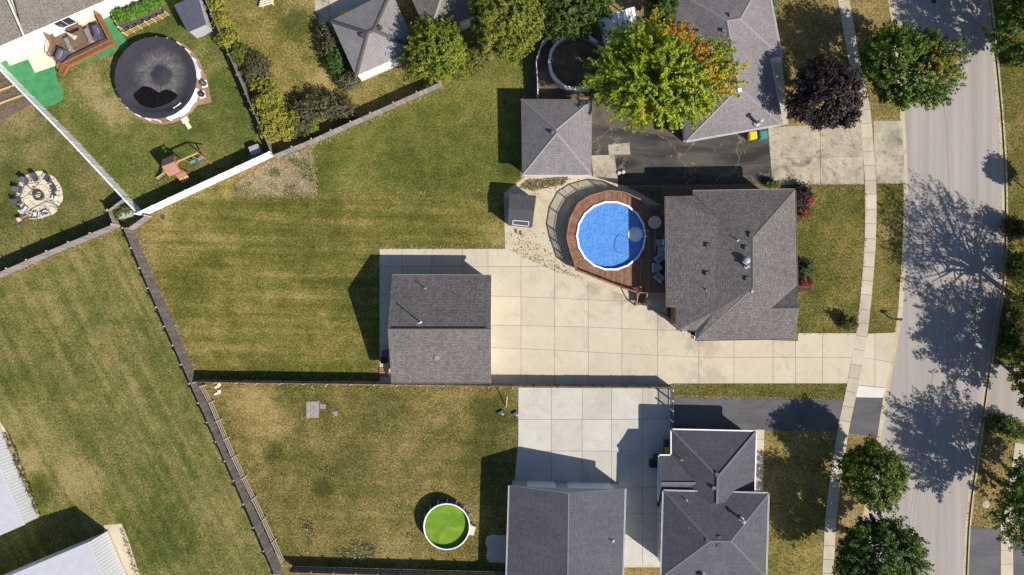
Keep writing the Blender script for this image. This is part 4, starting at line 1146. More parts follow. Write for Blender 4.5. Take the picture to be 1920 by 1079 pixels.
# radial boards on the left
def ray_out(t):
    d = Vector((math.cos(t), math.sin(t))); best = None
    for i in range(len(dkc)):
        a, b = Vector(dkc[i]), Vector(dkc[(i + 1) % len(dkc)]); e = b - a
        den = d.x * e.y - d.y * e.x
        if abs(den) < 1e-9: continue
        w = a - Vector((pc.x, pc.y)); u = (w.x * e.y - w.y * e.x) / den; s = (w.x * d.y - w.y * d.x) / den
        if u > 0 and -1e-6 <= s <= 1 + 1e-6 and (best is None or u < best): best = u
    return best
t = math.pi * .62; dt = .145 / 4.4
while t < math.pi * 1.42:
    pts = []
    for tt in (t, t + dt * .92):
        ro = ray_out(tt) or PR + .5
        pts.append(((pc.x + (PR + .04) * math.cos(tt), pc.y + (PR + .04) * math.sin(tt)), (pc.x + ro * math.cos(tt), pc.y + ro * math.sin(tt))))
    q = ccw([pts[0][0], pts[0][1], pts[1][1], pts[1][0]])
    q = clip(q, (xcut - .01, -60), (xcut - .01, 60))
    if len(q) >= 3 and abs(area(q)) > .01: bm_.prism(q, DZ - .03, DZ)
    t += dt
tag(bm_.build('deck_boards', M['deck_red'], deck), kind='stuff')
sk_ = MB()
for i in range(len(dkc)):
    a, b = dkc[i], dkc[(i + 1) % len(dkc)]
    sk_.bar((a[0], a[1], DZ - .16), (b[0], b[1], DZ - .16), .05, .24)
sk_.build('rim_joist', M['deck_rail'], deck)
MB().prism(inset(dkc, .35), .0, DZ - .55).build('substructure', M['soil'], deck)
def railing(parent, pts, z0, h, mat, pst=True, spacing=.13, post_mat=None):
    for i, (a, b) in enumerate(zip(pts, pts[1:])):
        a, b = Vector(a), Vector(b); L = (b - a).length
        if pst:
            for p in ((a,) if i < len(pts) - 2 else (a, b)):
                MB().box((p.x, p.y, z0 - .3), (.1, .1, h + .36)).build('post', M[post_mat or mat], parent)
        MB().bar((a.x, a.y, z0 + h), (b.x, b.y, z0 + h), .13, .04).build('handrail', M[mat], parent)
        m = MB(); m.bar((a.x, a.y, z0 + .1), (b.x, b.y, z0 + .1), .05, .05)
        n = int(L / spacing)
        for k in range(1, n):
            c = a + (b - a) * (k / n); m.box((c.x, c.y, z0 + .1), (.035, .035, h - .1), math.atan2((b - a).y, (b - a).x))
        m.build('baluster_panel', M[mat], parent)
ring = [dk[12], dk[13], dk[14], dk[15]] + dk[0:9]
railing(deck, ring, DZ, .88, 'deck_rail')
railing(deck, [dk[8], (P(1214, 549, 2).x, P(1214, 549, 2).y)], DZ, .88, 'deck_rail')
# stairs down to the driveway
sx0, sx1 = P(1197, 549, 2).x, P(1214, 549, 2).x; sy = P(1200, 549, 2).y
stt = MB()
for k in range(5):
    MB().box(((sx0 + sx1) / 2, sy - .14 - k * .27, DZ - .24 - k * .22), (sx1 - sx0, .27, .05)).build('stair_tread', M['deck_brown'], deck)
for xx in (sx0, sx1):
    railing(deck, [(xx, sy), (xx, sy - .05)], DZ, .88, 'deck_rail')
    MB().bar((xx, sy, DZ + .85), (xx, sy - 1.35, .95), .11, .04).build('handrail', M['deck_rail'], deck)
    MB().box((xx, sy - 1.35, 0), (.1, .1, .95)).build('post', M['deck_rail'], deck)
HARD.append(dkc)

# deck furniture
def deck_chair(name, label, loc, rz, w=.65, mat='grey_fabric'):
    o = thing(name, label, 'chair', loc, rz=rz)
    z = Vector((0, 0, 0))
    MB().box((0, 0, .36), (w, .62, .1)).build('seat', M[mat], o, off=z)
    MB().hexa([(-w / 2, .26, .4), (w / 2, .26, .4), (w / 2, .34, .4), (-w / 2, .34, .4), (-w / 2, .42, .95), (w / 2, .42, .95), (w / 2, .5, .95), (-w / 2, .5, .95)]).build('backrest', M[mat], o, off=z)
    for s in (-1, 1):
        MB().box((s * (w / 2 - .03), 0, .56), (.07, .6, .04)).build('armrest', M[mat], o, off=z)
        for y in (-.27, .27): MB().box((s * (w / 2 - .04), y, 0), (.05, .05, .56)).build('leg', M['dark_metal'], o, off=z)
    return o
for (px, py, rz), lab in zip(((1236, 455, -1.57), (1239, 468, -1.57), (1239, 480, -1.57)), ('pale deck chair nearest the round woven table', 'middle pale deck chair by the house wall', 'pale deck chair nearest the curved sofa')):
    p = P(px, py, DZ + .45); deck_chair('deck_chair', lab, (p.x, p.y, DZ), rz, .62)
p = P(1228, 417, DZ + .7)
o = thing('round_table', 'round woven tan table on the deck beside the house wall', 'table', (p.x, p.y, DZ))
m = MB()
for k in range(6): m.lathe((p.x, p.y, DZ + .68), [(.11 * k, .0 + (k % 2) * .008), (.11 * k + .1, .012)], 22)
m.lathe((p.x, p.y, DZ + .62), [(.67, .06), (.69, .04), (.67, 0), (0, 0)], 22)
m.build('table_top', M['cream'], o); MB().lathe((p.x, p.y, DZ), [(.3, 0), (.3, .03), (.05, .06), (.05, .63)], 14).build('pedestal', M['dark_metal'], o)
a, b = P(1228.5, 432, DZ + .1), P(1228.5, 472, DZ + .1)
tag(MB().tube([(a.x, a.y, DZ + .06), (b.x, b.y, DZ + .06)], .035, 7).build('pole', M['grey_fabric']), 'long pale pole lying along the deck below the woven table', 'pole')
p = P(1232, 503, DZ + .4)
o = thing('sectional_sofa', 'curved pale sectional sofa on the shaded deck', 'sofa', (p.x, p.y, DZ))
for k in range(4):
    t0 = math.radians(75 + k * 52); c = Vector((p.x + .85 + .98 * math.cos(t0), p.y + 1.25 * math.sin(t0)))
    rz = t0 - math.pi / 2
    seat = MB().box((c.x, c.y, DZ + .1), (.95, .7, .32), rz); seat.build('seat', M['grey_fabric'], o)
    bk = c + Vector((math.cos(t0), math.sin(t0))) * .33; MB().box((bk.x, bk.y, DZ + .42), (1.0, .16, .4), rz).build('backrest', M['grey_fabric'], o)
p2 = P(1236, 502, DZ + .3); o = thing('side_table', 'small square table inside the curved sofa', 'table', (p2.x, p2.y, DZ))
MB().box((p2.x, p2.y, DZ + .36), (.5, .5, .05)).build('table_top', M['grey_fabric'], o)
for sx, sy_ in ((-1, -1), (1, -1), (1, 1), (-1, 1)): MB().box((p2.x + sx * .21, p2.y + sy_ * .21, DZ), (.05, .05, .36)).build('leg', M['dark_metal'], o)
p = P(1217, 566, .3); tag(MB().prism([(p.x - .3, p.y - .3), (p.x + .3, p.y - .3), (p.x + .3, p.y + .3), (p.x - .3, p.y + .3)], .0, .06).prism([(p.x - .22, p.y - .22), (p.x + .22, p.y - .22), (p.x + .22, p.y + .22), (p.x - .22, p.y + .22)], .06, .12).build('stepping_block', M['cream']), 'small cream block at the foot of the deck stairs', 'block')

# --- covered pool, north-west ---
cc = P(291.5, 146, 1.3); CR = 77 / S * (1 - 1.3 / H)
pool = thing('covered_pool', 'large round pool under a sagging dark winter cover', 'pool', (cc.x, cc.y, 0))
n = N('cover')
sp = n.new("ShaderNodeVectorMath", operation='DISTANCE'); n.link(n.pos(), sp.inputs[0]); sp.inputs[1].default_value = (cc.x + .45, cc.y + .35, .95)
rr = n.math('ADD', sp.outputs['Value'], n.math('MULTIPLY', n.math('SUBTRACT', n.noise(1.1, 4, .7), .5), 1.3))
ring_ = n.math('MULTIPLY', n.rng(rr, .9, 1.3), n.rng(rr, 3.0, 1.9))
sxy = n.new("ShaderNodeVectorMath", operation='SUBTRACT'); n.link(n.pos(), sxy.inputs[0]); sxy.inputs[1].default_value = (cc.x + .45, cc.y + .35, 0)
sp2 = n.new("ShaderNodeSeparateXYZ"); n.link(sxy.outputs[0], sp2.inputs[0])
an = n.math('ARCTAN2', sp2.outputs[1], sp2.outputs[0])
cb_ = n.new("ShaderNodeCombineXYZ"); n.link(n.math('MULTIPLY', an, 9.0), cb_.inputs[0]); n.link(n.math('MULTIPLY', sp.outputs['Value'], .7), cb_.inputs[1])
streak = n.rng(n.noise(1.6, 4, .7, cb_.outputs[0]), .35, .65, .15, 1.0)
dust = n.math('MULTIPLY', n.math('MULTIPLY', ring_, n.rng(n.noise(2.4, 5, .75), .3, .7, .25, 1.0)), streak)
col = n.mix(dust, n.mix(n.noise(.8, 4), (.032, .031, .038), (.050, .048, .058)), (.24, .22, .205))
ang = n.noise(1.0, 3, .6, None, .3, (6, 1, 1), .5)
n.bump(n.math('ADD', ang, n.noise(3, 4, .6)), .5, .05)
M['cover'] = n.fin(col, .6, .3)
rv = []; K = 72; RN = 24
v = []; f = []
for i in range(RN + 1):
    r = CR * (1 - i / RN * .97)
    for k in range(K):
        t = 2 * math.pi * k / K
        x, y = r * math.cos(t), r * math.sin(t)
        u = r / CR
        z = 1.3 - .40 * (1 - u ** 2.2) + .01 * math.sin(9 * t + 5 * u) * u
        dx, dy = x - .45, y - .35
        z += .24 * math.exp(-(dx * dx + dy * dy) / 1.0)
        dx, dy = x - .05, y + 1.25
        z -= .06 * math.exp(-(dx * dx / 2.6 + dy * dy / .9))
        ue = math.hypot((x + .06) / 2.35, (y + 2.05) / 1.12)
        mk = min(1, max(0, (1.45 - ue) / .45)); mk = mk * mk * (3 - 2 * mk)
        z = z * (1 - mk) + (.90 + .012 * math.sin(5 * x) * math.sin(4 * y)) * mk if u < .97 else z
        if i == 0: z = 1.28 + .03 * math.sin(24 * t)
        v.append((cc.x + x, cc.y + y, z))
for i in range(RN):
    for k in range(K):
        l = (k + 1) % K
        f.append((i * K + k, i * K + l, (i + 1) * K + l, (i + 1) * K + k))
f.append(tuple(RN * K + k for k in range(K)))
mb = MB(); mb.v = v; mb.f = f; mb.m = [0] * len(f)
cov = mb.build('cover', M['cover'], pool, smooth=True)
pud = [P(*p, .93) for p in ((246, 167), (252, 163), (268, 161), (284, 165), (299, 174.5), (304, 170), (313, 168), (324, 172), (334, 179), (329, 186), (316, 194), (302, 200), (287, 203), (274, 202), (262, 196), (252, 184))]
M['puddle'] = pmat('puddle', (.007, .0055, .006), (.012, .009, .009), 3, .18, spec=.2)
MB().face([(q.x, q.y, .93) for q in pud][::-1]).build('puddle', M['puddle'], cov)
K = 24
MB().lathe((cc.x, cc.y, 0), [(CR + .32, 0), (CR + .32, .16), (CR + .06, .18)], K).build('footing', M['rubble_wall'], pool)
for k in range(K):
    t0, t1 = 2 * math.pi * k / K, 2 * math.pi * (k + 1) / K
    q = [(cc.x + r * math.cos(t), cc.y + r * math.sin(t)) for r, t in ((CR - .03, t0), (CR + .0, t0), (CR + .0, t1), (CR - .03, t1))]
    MB().prism(q, 0.02, 1.22).build('wall_panel', M['rubble_wall'] if k % 5 == 3 else M['vinyl'], pool)
    c = (cc.x + (CR + .06) * math.cos(t0), cc.y + (CR + .06) * math.sin(t0))
    MB().box((c[0], c[1], 0), (.08, .13, 1.16), t0).build('upright', M['vinyl'], pool)
HARD.append([(cc.x + (CR + .3) * math.cos(2 * math.pi * k / 24), cc.y + (CR + .3) * math.sin(2 * math.pi * k / 24)) for k in range(24)])
p = P(350, 214); q = P(341, 221, .6)
o = thing('pool_ladder', 'white pool ladder with a tan landing beside the covered pool', 'ladder', (p.x, p.y, 0), rz=0)
d = (Vector((cc.x, cc.y, 0)) - Vector((p.x, p.y, 0))).normalized(); s = Vector((-d.y, d.x, 0))
for k in range(4):
    c = Vector((p.x, p.y, 0)) + d * (.1 + k * .2); MB().bar(c - s * .4 + Vector((0, 0, .2 + k * .28)), c + s * .4 + Vector((0, 0, .2 + k * .28)), .24, .05).build('step', M['vinyl'], o)
for k in (-1, 1): MB().bar(Vector((p.x, p.y, 0)) + s * .48 * k, Vector((p.x, p.y, 1.25)) + d * .8 + s * .42 * k, .06, .1).build('stringer', M['vinyl'], o)
p3 = P(347, 224); MB().box((p3.x, p3.y, 0.0), (.75, .75, .16), .5).build('landing', M['cream'], o); p4 = P(353, 235); MB().box((p4.x, p4.y, 0), (.42, .85, .12), .55).build('landing_step', M['cream'], o)
p = P(379, 168); o = thing('equipment_pad', 'brown pad beside the covered pool carrying pool equipment', 'equipment pad', (p.x, p.y, 0))
MB().box((p.x, p.y, 0.0), (1.5, 3.2, .12), .2).build('slab', M['rubble_wall'], o)
for (px, py, mm, hh, lab) in ((382, 157, 'dark_metal', .75, 'dark boxy pump filter on the pad beside the covered pool'), (378, 177, 'black', .6, 'black low pump on the pad beside the covered pool')):
    c = P(px, py, .3); f_ = thing('pool_pump', lab, 'pump', (c.x, c.y, .12))
    MB().box((c.x, c.y, .12), (.62, .75, .1), .25).build('base', M['vinyl'], f_)
    MB().lathe((c.x, c.y, .22), [(.3, 0), (.32, hh * .5), (.26, hh * .8), (.1, hh), (0, hh)], 14).build('tank', M[mm], f_)
    MB().tube([(c.x - .2, c.y, .3), (c.x - .55, c.y + .1, .35), (c.x - .9, c.y + .1, .5)], .05, 7).build('pipe', M['vinyl'], f_)

# --- empty pool, north-east, with its outer screen ---
ec = P(1082, 115.5, 1.3); ER = 53 / S * (1 - 1.3 / H)
pool = thing('empty_pool', 'empty round pool with white rim and brown leaf covered floor', 'pool', (ec.x, ec.y, 0))
K = 16
MB().disc((ec.x, ec.y, .06), ER, 32).build('floor', M['brown_floor'], pool)
for k in range(K):
    t0, t1 = 2 * math.pi * (k + .01) / K, 2 * math.pi * (k + .99) / K
    q = [(ec.x + r * math.cos(t), ec.y + r * math.sin(t)) for r, t in ((ER - .06, t0), (ER, t0), (ER, t1), (ER - .06, t1))]
    MB().prism(q, 0.0, 1.2).build('wall_panel', M['grey_fabric'], pool)
    q = [(ec.x + r * math.cos(t), ec.y + r * math.sin(t)) for r, t in ((ER - .2, t0), (ER + .1, t0), (ER + .1, t1), (ER - .2, t1))]
    MB().prism(q, 1.2, 1.28).build('top_rail', M['white'], pool)
arc = [P(*p, 1.6) for p in ((1009, 186), (1008, 150), (1005.5, 112), (1016, 80), (1036, 57), (1066, 42))]
fence('pool_screen', 'curved white panel screen around the empty pool', [(v.x, v.y) for v in arc], 1.5, 'vinyl', 'vinyl', 'vinyl', 1.1, 1)

# --- green pool, south ---
sc = P(837.5, 988, 1.2); SR = 43 / S * (1 - 1.2 / H)
pool = thing('frame_pool', 'round frame pool full of bright green water', 'pool', (sc.x, sc.y, 0))
K = 16
MB().lathe((sc.x, sc.y, 0), [(SR + .04, 0), (SR, .1), (SR, 1.15)], 32).build('wall', M['navy_fabric'], pool)
MB().lathe((sc.x, sc.y, 0), [(SR - .07, 1.15), (SR - .07, .5)], 32).build('liner', M['teal'], pool)
MB().disc((sc.x, sc.y, .74), SR - .06, 32).build('water', M['water_green'], pool)
MB().lathe((sc.x, sc.y, 1.15), [(SR - .09, 0), (SR - .05, .06), (SR + .04, .06), (SR + .07, 0), (SR, -.04), (SR - .09, 0)], 32).build('rim', M['white'], pool)
for k in range(K):
    t = 2 * math.pi * k / K
    MB().bar((sc.x + (SR + .05) * math.cos(t), sc.y + (SR + .05) * math.sin(t), 1.12), (sc.x + (SR + .22) * math.cos(t), sc.y + (SR + .22) * math.sin(t), 0), .06, .05).build('leg', M['white'], pool)
p = P(885, 995, .5); o = thing('pool_pump', 'small beige pump box beside the green pool', 'pump', (p.x, p.y, 0))
MB().box((p.x, p.y, 0), (.55, .9, .5), -.3).build('cabinet', M['cream'], o); MB().box((p.x, p.y, .5), (.6, .95, .06), -.3).build('lid', M['cream'], o)
MB().tube([(p.x - .2, p.y, .3), (p.x - .7, p.y, .35)], .05, 7).build('pipe', M['dark_metal'], o)
HARD.append([(sc.x + SR * math.cos(2 * math.pi * k / 24), sc.y + SR * math.sin(2 * math.pi * k / 24)) for k in range(24)])

# --- white patio cover near the empty pool ---
V = [P(1121, 33, 2.5), P(1189, 13, 2.5), P(1203, 82, 2.3), P(1135, 90, 2.3)]
o = thing('patio_cover', 'white corrugated patio cover between the empty pool and the maple', 'patio cover', ((V[0] + V[2]) / 2 * 1).to_tuple()[:2] + (0,))
me, _ = roof_mesh([v - OFF[o.name] for v in V], [(0, 1, 2, 3)], M['white'], M['white'], .06); rf = link('roof', me, o)
for k in range(1, 12):
    a, b = V[0] + (V[1] - V[0]) * (k / 12), V[3] + (V[2] - V[3]) * (k / 12)
    MB().bar(a + Vector((0, 0, .03)), b + Vector((0, 0, .03)), .07, .07).build('rib', M['vinyl'], rf)
for v in V: MB().box((v.x * .995, v.y * .995, 0), (.1, .1, v.z - .06)).build('post', M['white'], o)

# ------------------------------------------------------------------ cedar deck, north-west
NZ = 1.2
nd = [(P(*p, 2.1).x, P(*p, 2.1).y) for p in ((79, 56), (118, 119), (205, 76), (173, 13))]
ndc = ccw(nd)
c0 = sum((Vector(p) for p in nd), Vector((0, 0))) / 4
deck = thing('cedar_deck', 'raised cedar deck with railing against the white house wall', 'deck', (c0.x, c0.y, 0))
ax = (Vector(nd[3]) - Vector(nd[0])).normalized(); ay = Vector((-ax.y, ax.x))
m = MB()
for k in range(-40, 40):
    a = Vector(nd[0]) + ay * (k * .15)
    p = clip(clip(ndc, tuple(a), tuple(a + ax)), tuple(a + ay * .138 + ax), tuple(a + ay * .138))
    if len(p) >= 3 and abs(area(p)) > .02: m.prism(p, NZ - .03, NZ)
tag(m.build('deck_boards', M['deck_brown'], deck), kind='stuff')
for i in range(4): MB().bar((*nd[i], NZ - .16), (*nd[(i + 1) % 4], NZ - .16), .05, .25).build('rim_joist', M['cedar'], deck)
railing(deck, [nd[1], nd[2], nd[3]], NZ, .9, 'cedar')
railing(deck, [nd[0], tuple(Vector(nd[0]) * .6 + Vector(nd[1]) * .4)], NZ, .9, 'cedar')
for s in (0.05, .5, .95):
    p = Vector(nd[1]).lerp(Vector(nd[2]), s); MB().box((p.x, p.y, 0), (.14, .14, NZ)).build('post', M['cedar'], deck)
sd = (Vector(nd[1]) - Vector(nd[0])).normalized(); so = Vector((sd.y, -sd.x))
if so.dot(Vector(nd[0]) - c0) < 0: so = -so
sa, sb = Vector(nd[0]).lerp(Vector(nd[1]), .42), Vector(nd[0]).lerp(Vector(nd[1]), .98)
for k in range(5):
    z = NZ - .22 - k * .22; a, b = sa + so * (.15 + k * .28), sb + so * (.15 + k * .28)
    MB().bar((a.x, a.y, z), (b.x, b.y, z), .26, .05).build('stair_tread', M['cedar'], deck)
for q in (sa, sb):
    e_ = q + so * 1.4
    MB().bar((q.x, q.y, NZ - .15), (e_.x, e_.y, .1), .06, .25).build('stringer', M['cedar'], deck)
    MB().bar((q.x, q.y, NZ + .88), (e_.x, e_.y, .95), .1, .05).build('handrail', M['cedar'], deck)
    MB().box((e_.x, e_.y, 0), (.1, .1, .95)).build('post', M['cedar'], deck)
    for k in range(1, 9):
        c = q + so * (k * .155); z = NZ - k * .135; MB().box((c.x, c.y, z - .2), (.04, .04, .9)).build('baluster', M['cedar'], deck)
rza = math.atan2(ax.y, ax.x)
# furniture on it
p = P(144, 73, NZ + .7); o = thing('picnic_table', 'dark wooden table on the cedar deck between two benches', 'table', (p.x, p.y, NZ), rz=0)
for k in range(6):
    c = Vector((p.x, p.y)) + ay * ((k - 2.5) * .23); MB().bar((*(c - ax * .75), NZ + .72), (*(c + ax * .75), NZ + .72), .215, .04).build('plank', M['deck_brown'], o)
for sx in (-1, 1):
    for sy_ in (-1, 1):
        c = Vector((p.x, p.y)) + ax * .6 * sx + ay * .5 * sy_; MB().box((c.x, c.y, NZ), (.08, .08, .7), rza).build('leg', M['deck_brown'], o)
for s, lab in ((-1, 'pale bench on the stair side of the cedar deck table'), (1, 'pale bench on the far side of the cedar deck table')):
    c = Vector((p.x, p.y)) + ax * 1.15 * s; o = thing('bench', lab, 'bench', (c.x, c.y, NZ))
    for k in (-1, 0, 1): cc_ = c + ax * .16 * k; MB().bar((*(cc_ - ay * .75), NZ + .44), (*(cc_ + ay * .75), NZ + .44), .14, .04).build('plank', M['fence_grey'], o)
    for k in (-1, 1): q = c + ay * .6 * k; MB().box((q.x, q.y, NZ), (.4, .08, .42), rza).build('leg', M['fence_grey'], o)
a, b = P(124, 61, NZ + .85), P(141, 71, NZ + .85)
o = thing('folded_parasol', 'folded cream parasol lying across the cedar deck table', 'parasol', (a.x, a.y, NZ))
MB().tube([a, a.lerp(b, .3), a.lerp(b, .8), b], [.06, .12, .2, .24], 10).build('canopy', M['cream'], o); MB().tube([a, a + (a - b) * .3], .03, 7).build('pole', M['white'], o)
for px, py, rz, lab in ((182, 60, .35, 'navy covered grill at the right end of the cedar deck'), (113, 104, -.35, 'navy covered grill at the corner of the cedar deck')):
    c = P(px, py, NZ + .6); o = thing('grill', lab, 'grill', (c.x, c.y, NZ))
    MB().box((c.x, c.y, NZ), (.75, 1.35, .82), rz).build('cover', M['navy_fabric'], o)
    ca, sa_ = math.cos(rz + math.pi / 2), math.sin(rz + math.pi / 2)
    MB().tube([(c.x - ca * .5, c.y - sa_ * .5, NZ + .8), (c.x + ca * .5, c.y + sa_ * .5, NZ + .8)], .3, 12).build('hood', M['resin_navy'], o)
    MB().tube([(c.x - ca * .3 + .3, c.y - sa_ * .3, NZ + .88), (c.x + ca * .3 + .3, c.y + sa_ * .3, NZ + .88)], .03, 6).build('handle', M['grey_fabric'], o)
c = P(159, 33, NZ + .5); o = thing('storage_bench', 'cream storage bench against the white house wall on the cedar deck', 'bench', (c.x, c.y, NZ))
MB().box((c.x, c.y, NZ), (1.6, .85, .5), rza).build('chest', M['cream'], o); MB().box((c.x, c.y, NZ + .5), (1.7, .95, .07), rza).build('lid', M['cream'], o)
c = P(107, 56, NZ + .4); o = thing('door_mat_step', 'white step box at the door of the cedar deck', 'step', (c.x, c.y, NZ))
MB().box((c.x, c.y, NZ), (1.3, .75, .22), rza).build('lower_step', M['white'], o); MB().box((c.x, c.y + .12, NZ + .22), (1.0, .45, .2), rza).build('upper_step', M['white'], o)

# raised vegetable bed
q = [P(*p, .5) for p in ((213, 17), (225, 50), (304, 22), (290, -14))]
o = thing('raised_bed', 'long dark raised bed of leafy vegetables inside the lumber fence', 'raised bed', (q[0].x, q[0].y, 0))
bc = [(v.x, v.y) for v in q]
for i in range(4): MB().bar((*bc[i], .25), (*bc[(i + 1) % 4], .25), .06, .5).build('side_board', M['resin_navy'], o)
MB().prism(inset(bc, .05), .0, .42).build('soil', M['soil'], o)

# garden plot edging
for a, b, lab in (((0, 171), (30, 160), 'yellow timber edging across the soil plot near the slatted fence'), ((0, 195), (48, 178), 'lower yellow timber edging of the soil plot')):
    p, q = P(*a), P(*b); tag(MB().bar((p.x - 1, p.y - .4, .08), (q.x, q.y, .08), .12, .16).bar((p.x - .9, p.y - .3, .18), (q.x - .1, q.y, .18), .08, .04).build('timber_edging', M['lumber']), lab, 'edging')

# ------------------------------------------------------------------ fire pit
fc = P(74, 366)
pat = thing('fire_pit_patio', 'round patio of pale stone slabs around the fire pit', 'patio', (fc.x, fc.y, 0))
for r0, r1, n in ((0, .55, 1), (.55, 1.15, 8), (1.15, 1.8, 13), (1.8, 2.48, 18)):
    for k in range(n):
        if n == 1: MB().lathe((fc.x, fc.y, 0), [(0, .05), (.53, .05), (.55, 0)], 14).build('stone', M['paver'], pat); continue
        t0, t1 = 2 * math.pi * (k + .03) / n, 2 * math.pi * (k + .97) / n
        jr = random.uniform(-.06, .1) if r1 > 2.4 else 0
        qq = [(fc.x + r * math.cos(t), fc.y + r * math.sin(t)) for r, t in ((r0 + .02, t0), (r1 - .02 + jr, t0), (r1 - .01 + jr, (t0 + t1) / 2), (r1 - .02 + jr, t1), (r0 + .02, t1), (r0 + .025, (t0 + t1) / 2))]
        MB().prism(ccw(qq), 0, .05 + random.uniform(-.008, .008)).build('stone', M['paver'], pat)
HARD.append([(fc.x + 2.5 * math.cos(2 * math.pi * k / 24), fc.y + 2.5 * math.sin(2 * math.pi * k / 24)) for k in range(24)])
rc = P(72, 367, .3)
o = thing('fire_ring', 'steel fire ring with crossed grate in the middle of the round patio', 'fire ring', (rc.x, rc.y, .05))
MB().lathe((rc.x, rc.y, .05), [(.46, 0), (.5, 0), (.5, .34), (.54, .36), (.44, .36), (.44, .02)], 20).build('ring', M['dark_metal'], o)
MB().disc((rc.x, rc.y, .1), .45, 18).build('ash', M['cream'], o)
for k in range(2): MB().bar((rc.x - .45, rc.y - .15 + .3 * k, .36), (rc.x + .45, rc.y + .1 + .2 * k, .36), .05, .03).build('grate_bar', M['dark_metal'], o)
o = thing('cooking_tripod', 'tall dark tripod standing over the fire ring', 'tripod', (rc.x, rc.y, 0))
ap = Vector((rc.x, rc.y, 1.75))
for px, py in ((114, 390), (34, 377), (74, 342)): MB().tube([P(px, py, .04), ap], .035, 6).build('leg', M['dark_metal'], o)
MB().tube([ap, ap - Vector((0, 0, .9))], .015, 5).build('chain', M['dark_metal'], o)
a = P(92, 386, .9)
b = P(41, 409, .6)
o = thing('flag_on_pole', 'striped red and white flag on a slanting grey pole beside the fire pit', 'flag', P(113, 391).to_tuple())
foot = P(114, 391, .0)
MB().tube([foot, a], .04, 6).build('stake', M['dark_metal'], o); MB().tube([a, b], .035, 6).build('pole', M['grey_fabric'], o)
fl = [P(*p, .62) for p in ((29, 409), (38, 407), (44, 419), (36, 425))]
for k in range(7):
    f0, f1 = k / 7, (k + 1) / 7
    A0, A1, B0, B1 = fl[0].lerp(fl[1], f0), fl[0].lerp(fl[1], f1), fl[3].lerp(fl[2], f0), fl[3].lerp(fl[2], f1)
    cmb = MB()
    for s in range(5):
        u0, u1 = s / 5, (s + 1) / 5; w0, w1 = .06 * math.sin(u0 * 9), .06 * math.sin(u1 * 9)
        cmb.face([A0.lerp(B0, u0) + Vector((0, 0, w0)), A0.lerp(B0, u1) + Vector((0, 0, w1)), A1.lerp(B1, u1) + Vector((0, 0, w1)), A1.lerp(B1, u0) + Vector((0, 0, w0))])
    cmb.build('stripe', M['red'] if k % 2 == 0 else M['white'], o)
q = [fl[3].lerp(fl[2], -.02) , fl[3].lerp(fl[2], 1.02), fl[0].lerp(fl[3], .6) * 0 + fl[2].lerp(fl[1], .35), fl[3].lerp(fl[0], .35)]
MB().face([v + Vector((0, 0, .05)) for v in q]).build('canton', M['navy_fabric'], o)
o = thing('fire_starter', 'small orange object beside the steel fire ring', 'toy', P(66, 353).to_tuple())
c = P(66, 353); MB().lathe((c.x, c.y, .05), [(.1, 0), (.12, .1), (.05, .25), (0, .27)], 10).build('body', M['orange'], o); MB().box((c.x, c.y - .16, .05), (.1, .2, .08), .3).build('foot', M['orange'], o)

def camp_chair():
    o = thing('camp_chair', 'x', 'chair', (0, 0, 0), 'chairs around the fire pit')
    z = Vector((0, 0, 0))
    mt = M['navy_fabric']
    MB().hexa([(-.27, -.26, .36), (.27, -.26, .36), (.25, .24, .30), (-.25, .24, .30), (-.27, -.26, .42), (.27, -.26, .42), (.25, .24, .35), (-.25, .24, .35)]).build('seat', mt, o, off=z)
    MB().hexa([(-.25, .22, .32), (.25, .22, .32), (.25, .27, .32), (-.25, .27, .32), (-.27, .42, .95), (.27, .42, .95), (.27, .47, .95), (-.27, .47, .95)]).build('backrest', mt, o, off=z)
    for s in (-1, 1):
        MB().bar((s * .3, -.26, .6), (s * .3, .34, .63), .06, .03).build('armrest', M['dark_metal'], o, off=z)
        MB().bar((s * .29, -.28, 0), (s * .29, .3, .6), .03, .03).build('leg', M['dark_metal'], o, off=z)
        MB().bar((s * .29, .36, 0), (s * .29, -.24, .6), .03, .03).build('leg', M['dark_metal'], o, off=z)
    return o
proto = camp_chair()
spots = [(38, 357, 'navy'), (49, 341, 'navy'), (67, 336, 'navy'), (90, 337, 'navy'), (101, 355, 'navy'), (102, 372, 'white'), (86, 399, 'white'), (68, 404, 'white'), (49, 393, 'white'), (36, 377, 'navy')]
labs = ['navy folding chair on the left side of the fire pit circle', 'navy folding chair at the upper left of the fire pit circle', 'navy folding chair at the top of the fire pit circle', 'navy folding chair at the upper right of the fire pit circle',
        'navy folding chair on the right side of the fire pit circle', 'white folding chair on the right side of the fire pit circle', 'white folding chair at the lower right of the fire pit circle', 'white folding chair at the bottom of the fire pit circle',
        'white folding chair nearest the striped flag', 'navy folding chair at the lower left above the flag']
for i, ((px, py, cl), lab) in enumerate(zip(spots, labs)):
    o = proto if i == 0 else copy_tree(proto)
    c = P(px, py, .4); d = Vector((rc.x - c.x, rc.y - c.y))
    o.location = (c.x, c.y, .05 if d.length < 2.3 else .02)
    o.rotation_euler = (0, 0, math.atan2(d.y, d.x) + math.pi / 2)
    o['label'] = lab
    if cl == 'white':
        for ch in o.children:
            if ch.name.startswith(('seat', 'backrest')):
                ch.data = ch.data.copy(); ch.data.materials[0] = M['vinyl']

